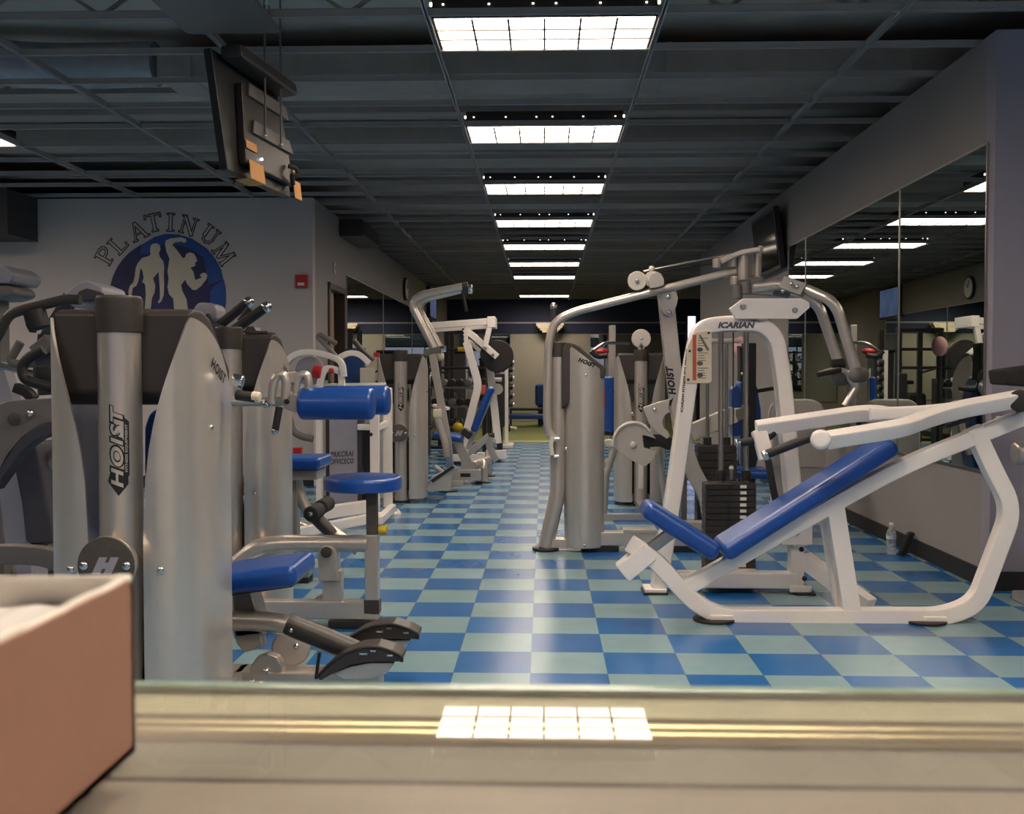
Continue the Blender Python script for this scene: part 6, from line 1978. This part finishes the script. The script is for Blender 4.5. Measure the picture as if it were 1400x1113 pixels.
# ------------------------------------------------------------------ glass counter and the small box on it
ZG = 1.14
cn = thing('display_counter', 'glass-topped counter with pale edge and gold strip along the bottom', 'counter', (0, -0.1, 0))
MB().slab((-1.6, -0.45, ZG - 0.001), (1.6, 0.1312, ZG)).build('glass_top', M_glass, cn, angle=1)
MB().slab((-1.6, 0.1312, ZG - 0.001), (1.6, 0.1336, ZG - 0.0001), bev=0.0003).build('glass_edge', mat('green_glass_edge', rgb(150, 172, 156), 0.15, var=0.2, scale=90, spec=0.8), cn, angle=1)
MB().slab((-1.6, 0.1236, ZG - 0.004), (1.6, 0.1334, ZG - 0.0012)).build('front_rail', mat('cream_rail', rgb(206, 196, 164), 0.5, var=0.06, scale=50), cn)
gold = mat('gold_strip', rgb(244, 220, 172), 0.3, 0.8, var=0.05)
MB().tube([V((-1.6, 0.1222, ZG - 0.0025)), V((1.6, 0.1222, ZG - 0.0025))], 0.0011, r=0, seg=14).build('gold_strip', gold, cn)
MB().tube([V((-1.6, 0.1200, ZG - 0.0025)), V((1.6, 0.1200, ZG - 0.0025))], 0.0009, r=0, seg=14).build('gold_strip', gold, cn)
MB().slab((-1.6, -0.45, ZG - 0.005), (1.6, 0.1236, ZG - 0.0035)).build('inner_board', mat('counter_board', rgb(162, 144, 134), 0.5, var=0.16, scale=22), cn)
MB().slab((-1.6, 0.1085, ZG - 0.0036), (1.6, 0.1188, ZG - 0.0030), bev=0.0002).build('felt_strip', mat('grey_felt', rgb(140, 132, 122), 0.8, var=0.16, scale=24), cn)
MB().slab((-1.6, 0.10, 0.0), (1.6, 0.129, ZG - 0.005), bev=0.001).build('front_panel', M_offwhite, cn)
MB().slab((-1.6, -0.45, 0.0), (1.6, -0.42, ZG - 0.005)).build('back_panel', M_offwhite, cn)
MB().slab((-1.6, -0.42, 0.0), (-1.57, 0.10, ZG - 0.005)).build('end_panel', M_offwhite, cn)
MB().slab((1.57, -0.42, 0.0), (1.6, 0.10, ZG - 0.005)).build('end_panel', M_offwhite, cn)

bx = thing('cardboard_box', 'small open brown cardboard box resting on the glass counter', 'box', (-0.08, 0.06, ZG))
X1, Y1_, Zt = -0.0432, 0.1075, ZG + 0.0185
X0, Y0_ = -0.125, 0.0
M_box = mat('brown_cardboard', rgb(186, 142, 122), 0.8, var=0.05, scale=60, bump=0.05, bscale=500)
M_boxin = mat('pale_box_lining', rgb(240, 232, 218), 0.8, var=0.05, scale=90)
th = 0.0008
b_ = MB()
b_.slab((X1 - th, Y0_, ZG + 0.0002), (X1, Y1_, Zt))
b_.slab((X0, Y1_ - th, ZG + 0.0002), (X1, Y1_, Zt))
b_.slab((X0, Y0_, ZG + 0.0002), (X0 + th, Y1_, Zt))
b_.slab((X0, Y0_, ZG + 0.0002), (X1, Y0_ + th, Zt))
b_.slab((X0, Y0_, ZG + 0.0002), (X1, Y1_, ZG + 0.001))
b_.build('tray', M_box, bx)
b_ = MB()
b_.slab((X1 - th - 0.0004, Y0_ + th, ZG + 0.001), (X1 - th, Y1_ - th, Zt - 0.0001))
b_.slab((X0 + th, Y1_ - th - 0.0004, ZG + 0.001), (X1 - th, Y1_ - th, Zt - 0.0001))
b_.build('lining', M_boxin, bx)
# torn rim
rng = random.Random(3)
t = MB()
for (a, b) in ((V((X1 - 0.0006, Y0_, Zt)), V((X1 - 0.0006, Y1_, Zt))), (V((X0, Y1_ - 0.0006, Zt)), V((X1, Y1_ - 0.0006, Zt)))):
    n = 46
    pts = []
    for k in range(n + 1):
        p = a.lerp(b, k / n)
        pts.append(p + V((rng.uniform(-1, 1) * 0.0001, rng.uniform(-1, 1) * 0.0001, rng.uniform(-0.6, 1) * 0.0002)))
    t.tube(pts, 0.0004, r=0, seg=6)
t.ball((X1 - 0.001, Y1_ - 0.001, Zt), 0.0008, (1.6, 1, 0.8), 8, 6)
t.build('torn_rim', M_boxin, bx)
# crumpled bag inside
bg = thing('plastic_bag', 'crumpled clear plastic bag with blue print inside the cardboard box', 'bag', (-0.085, 0.06, ZG + 0.001))
t = bmesh.new()
n = 26
vs = []
for i in range(n + 1):
    for k in range(n + 1):
        x = X0 + 0.003 + (X1 - X0 - 0.006) * i / n
        y = Y0_ + 0.003 + (Y1_ - Y0_ - 0.006) * k / n
        e = min(i, n - i, k, n - k) / (n / 2)
        z = ZG + 0.0152 + 0.0016 * min(1, e * 2.0) + rng.uniform(-1, 1) * 0.0016
        vs.append(t.verts.new((x, y, z)))
for i in range(n):
    for k in range(n):
        a = i * (n + 1) + k
        t.faces.new((vs[a], vs[a + n + 1], vs[a + n + 2], vs[a + 1]))
MB().take(t).build('film', mat('bag_film', rgb(236, 230, 222), 0.25, var=0.12, scale=60, spec=0.8), bg, angle=180)
t = MB().prism([V((-0.066, 0.083, ZG + 0.0185)), V((-0.062, 0.082, ZG + 0.0188)), V((-0.061, 0.087, ZG + 0.0188)), V((-0.064, 0.09, ZG + 0.0185))], (0, 0, 0.0008))
t.build('print', mat('blue_print', rgb(120, 140, 190), 0.5), bg)

# ------------------------------------------------------------------ render look
w = bpy.data.worlds.new('world')
SC.world = w
w.use_nodes = True
w.node_tree.nodes['Background'].inputs['Color'].default_value = (0.35, 0.38, 0.5, 1)
w.node_tree.nodes['Background'].inputs['Strength'].default_value = 0.05
SC.view_settings.view_transform = 'Standard'
SC.view_settings.look = 'None'
SC.view_settings.gamma = 1
SC.view_settings.use_curve_mapping = False
SC.view_settings.exposure = 1.65
SC.cycles.max_bounces = 8
SC.cycles.glossy_bounces = 6
SC.cycles.sample_clamp_indirect = 6
SC.cycles.use_denoising = True
SC.cycles.caustics_reflective = False
SC.cycles.caustics_refractive = False
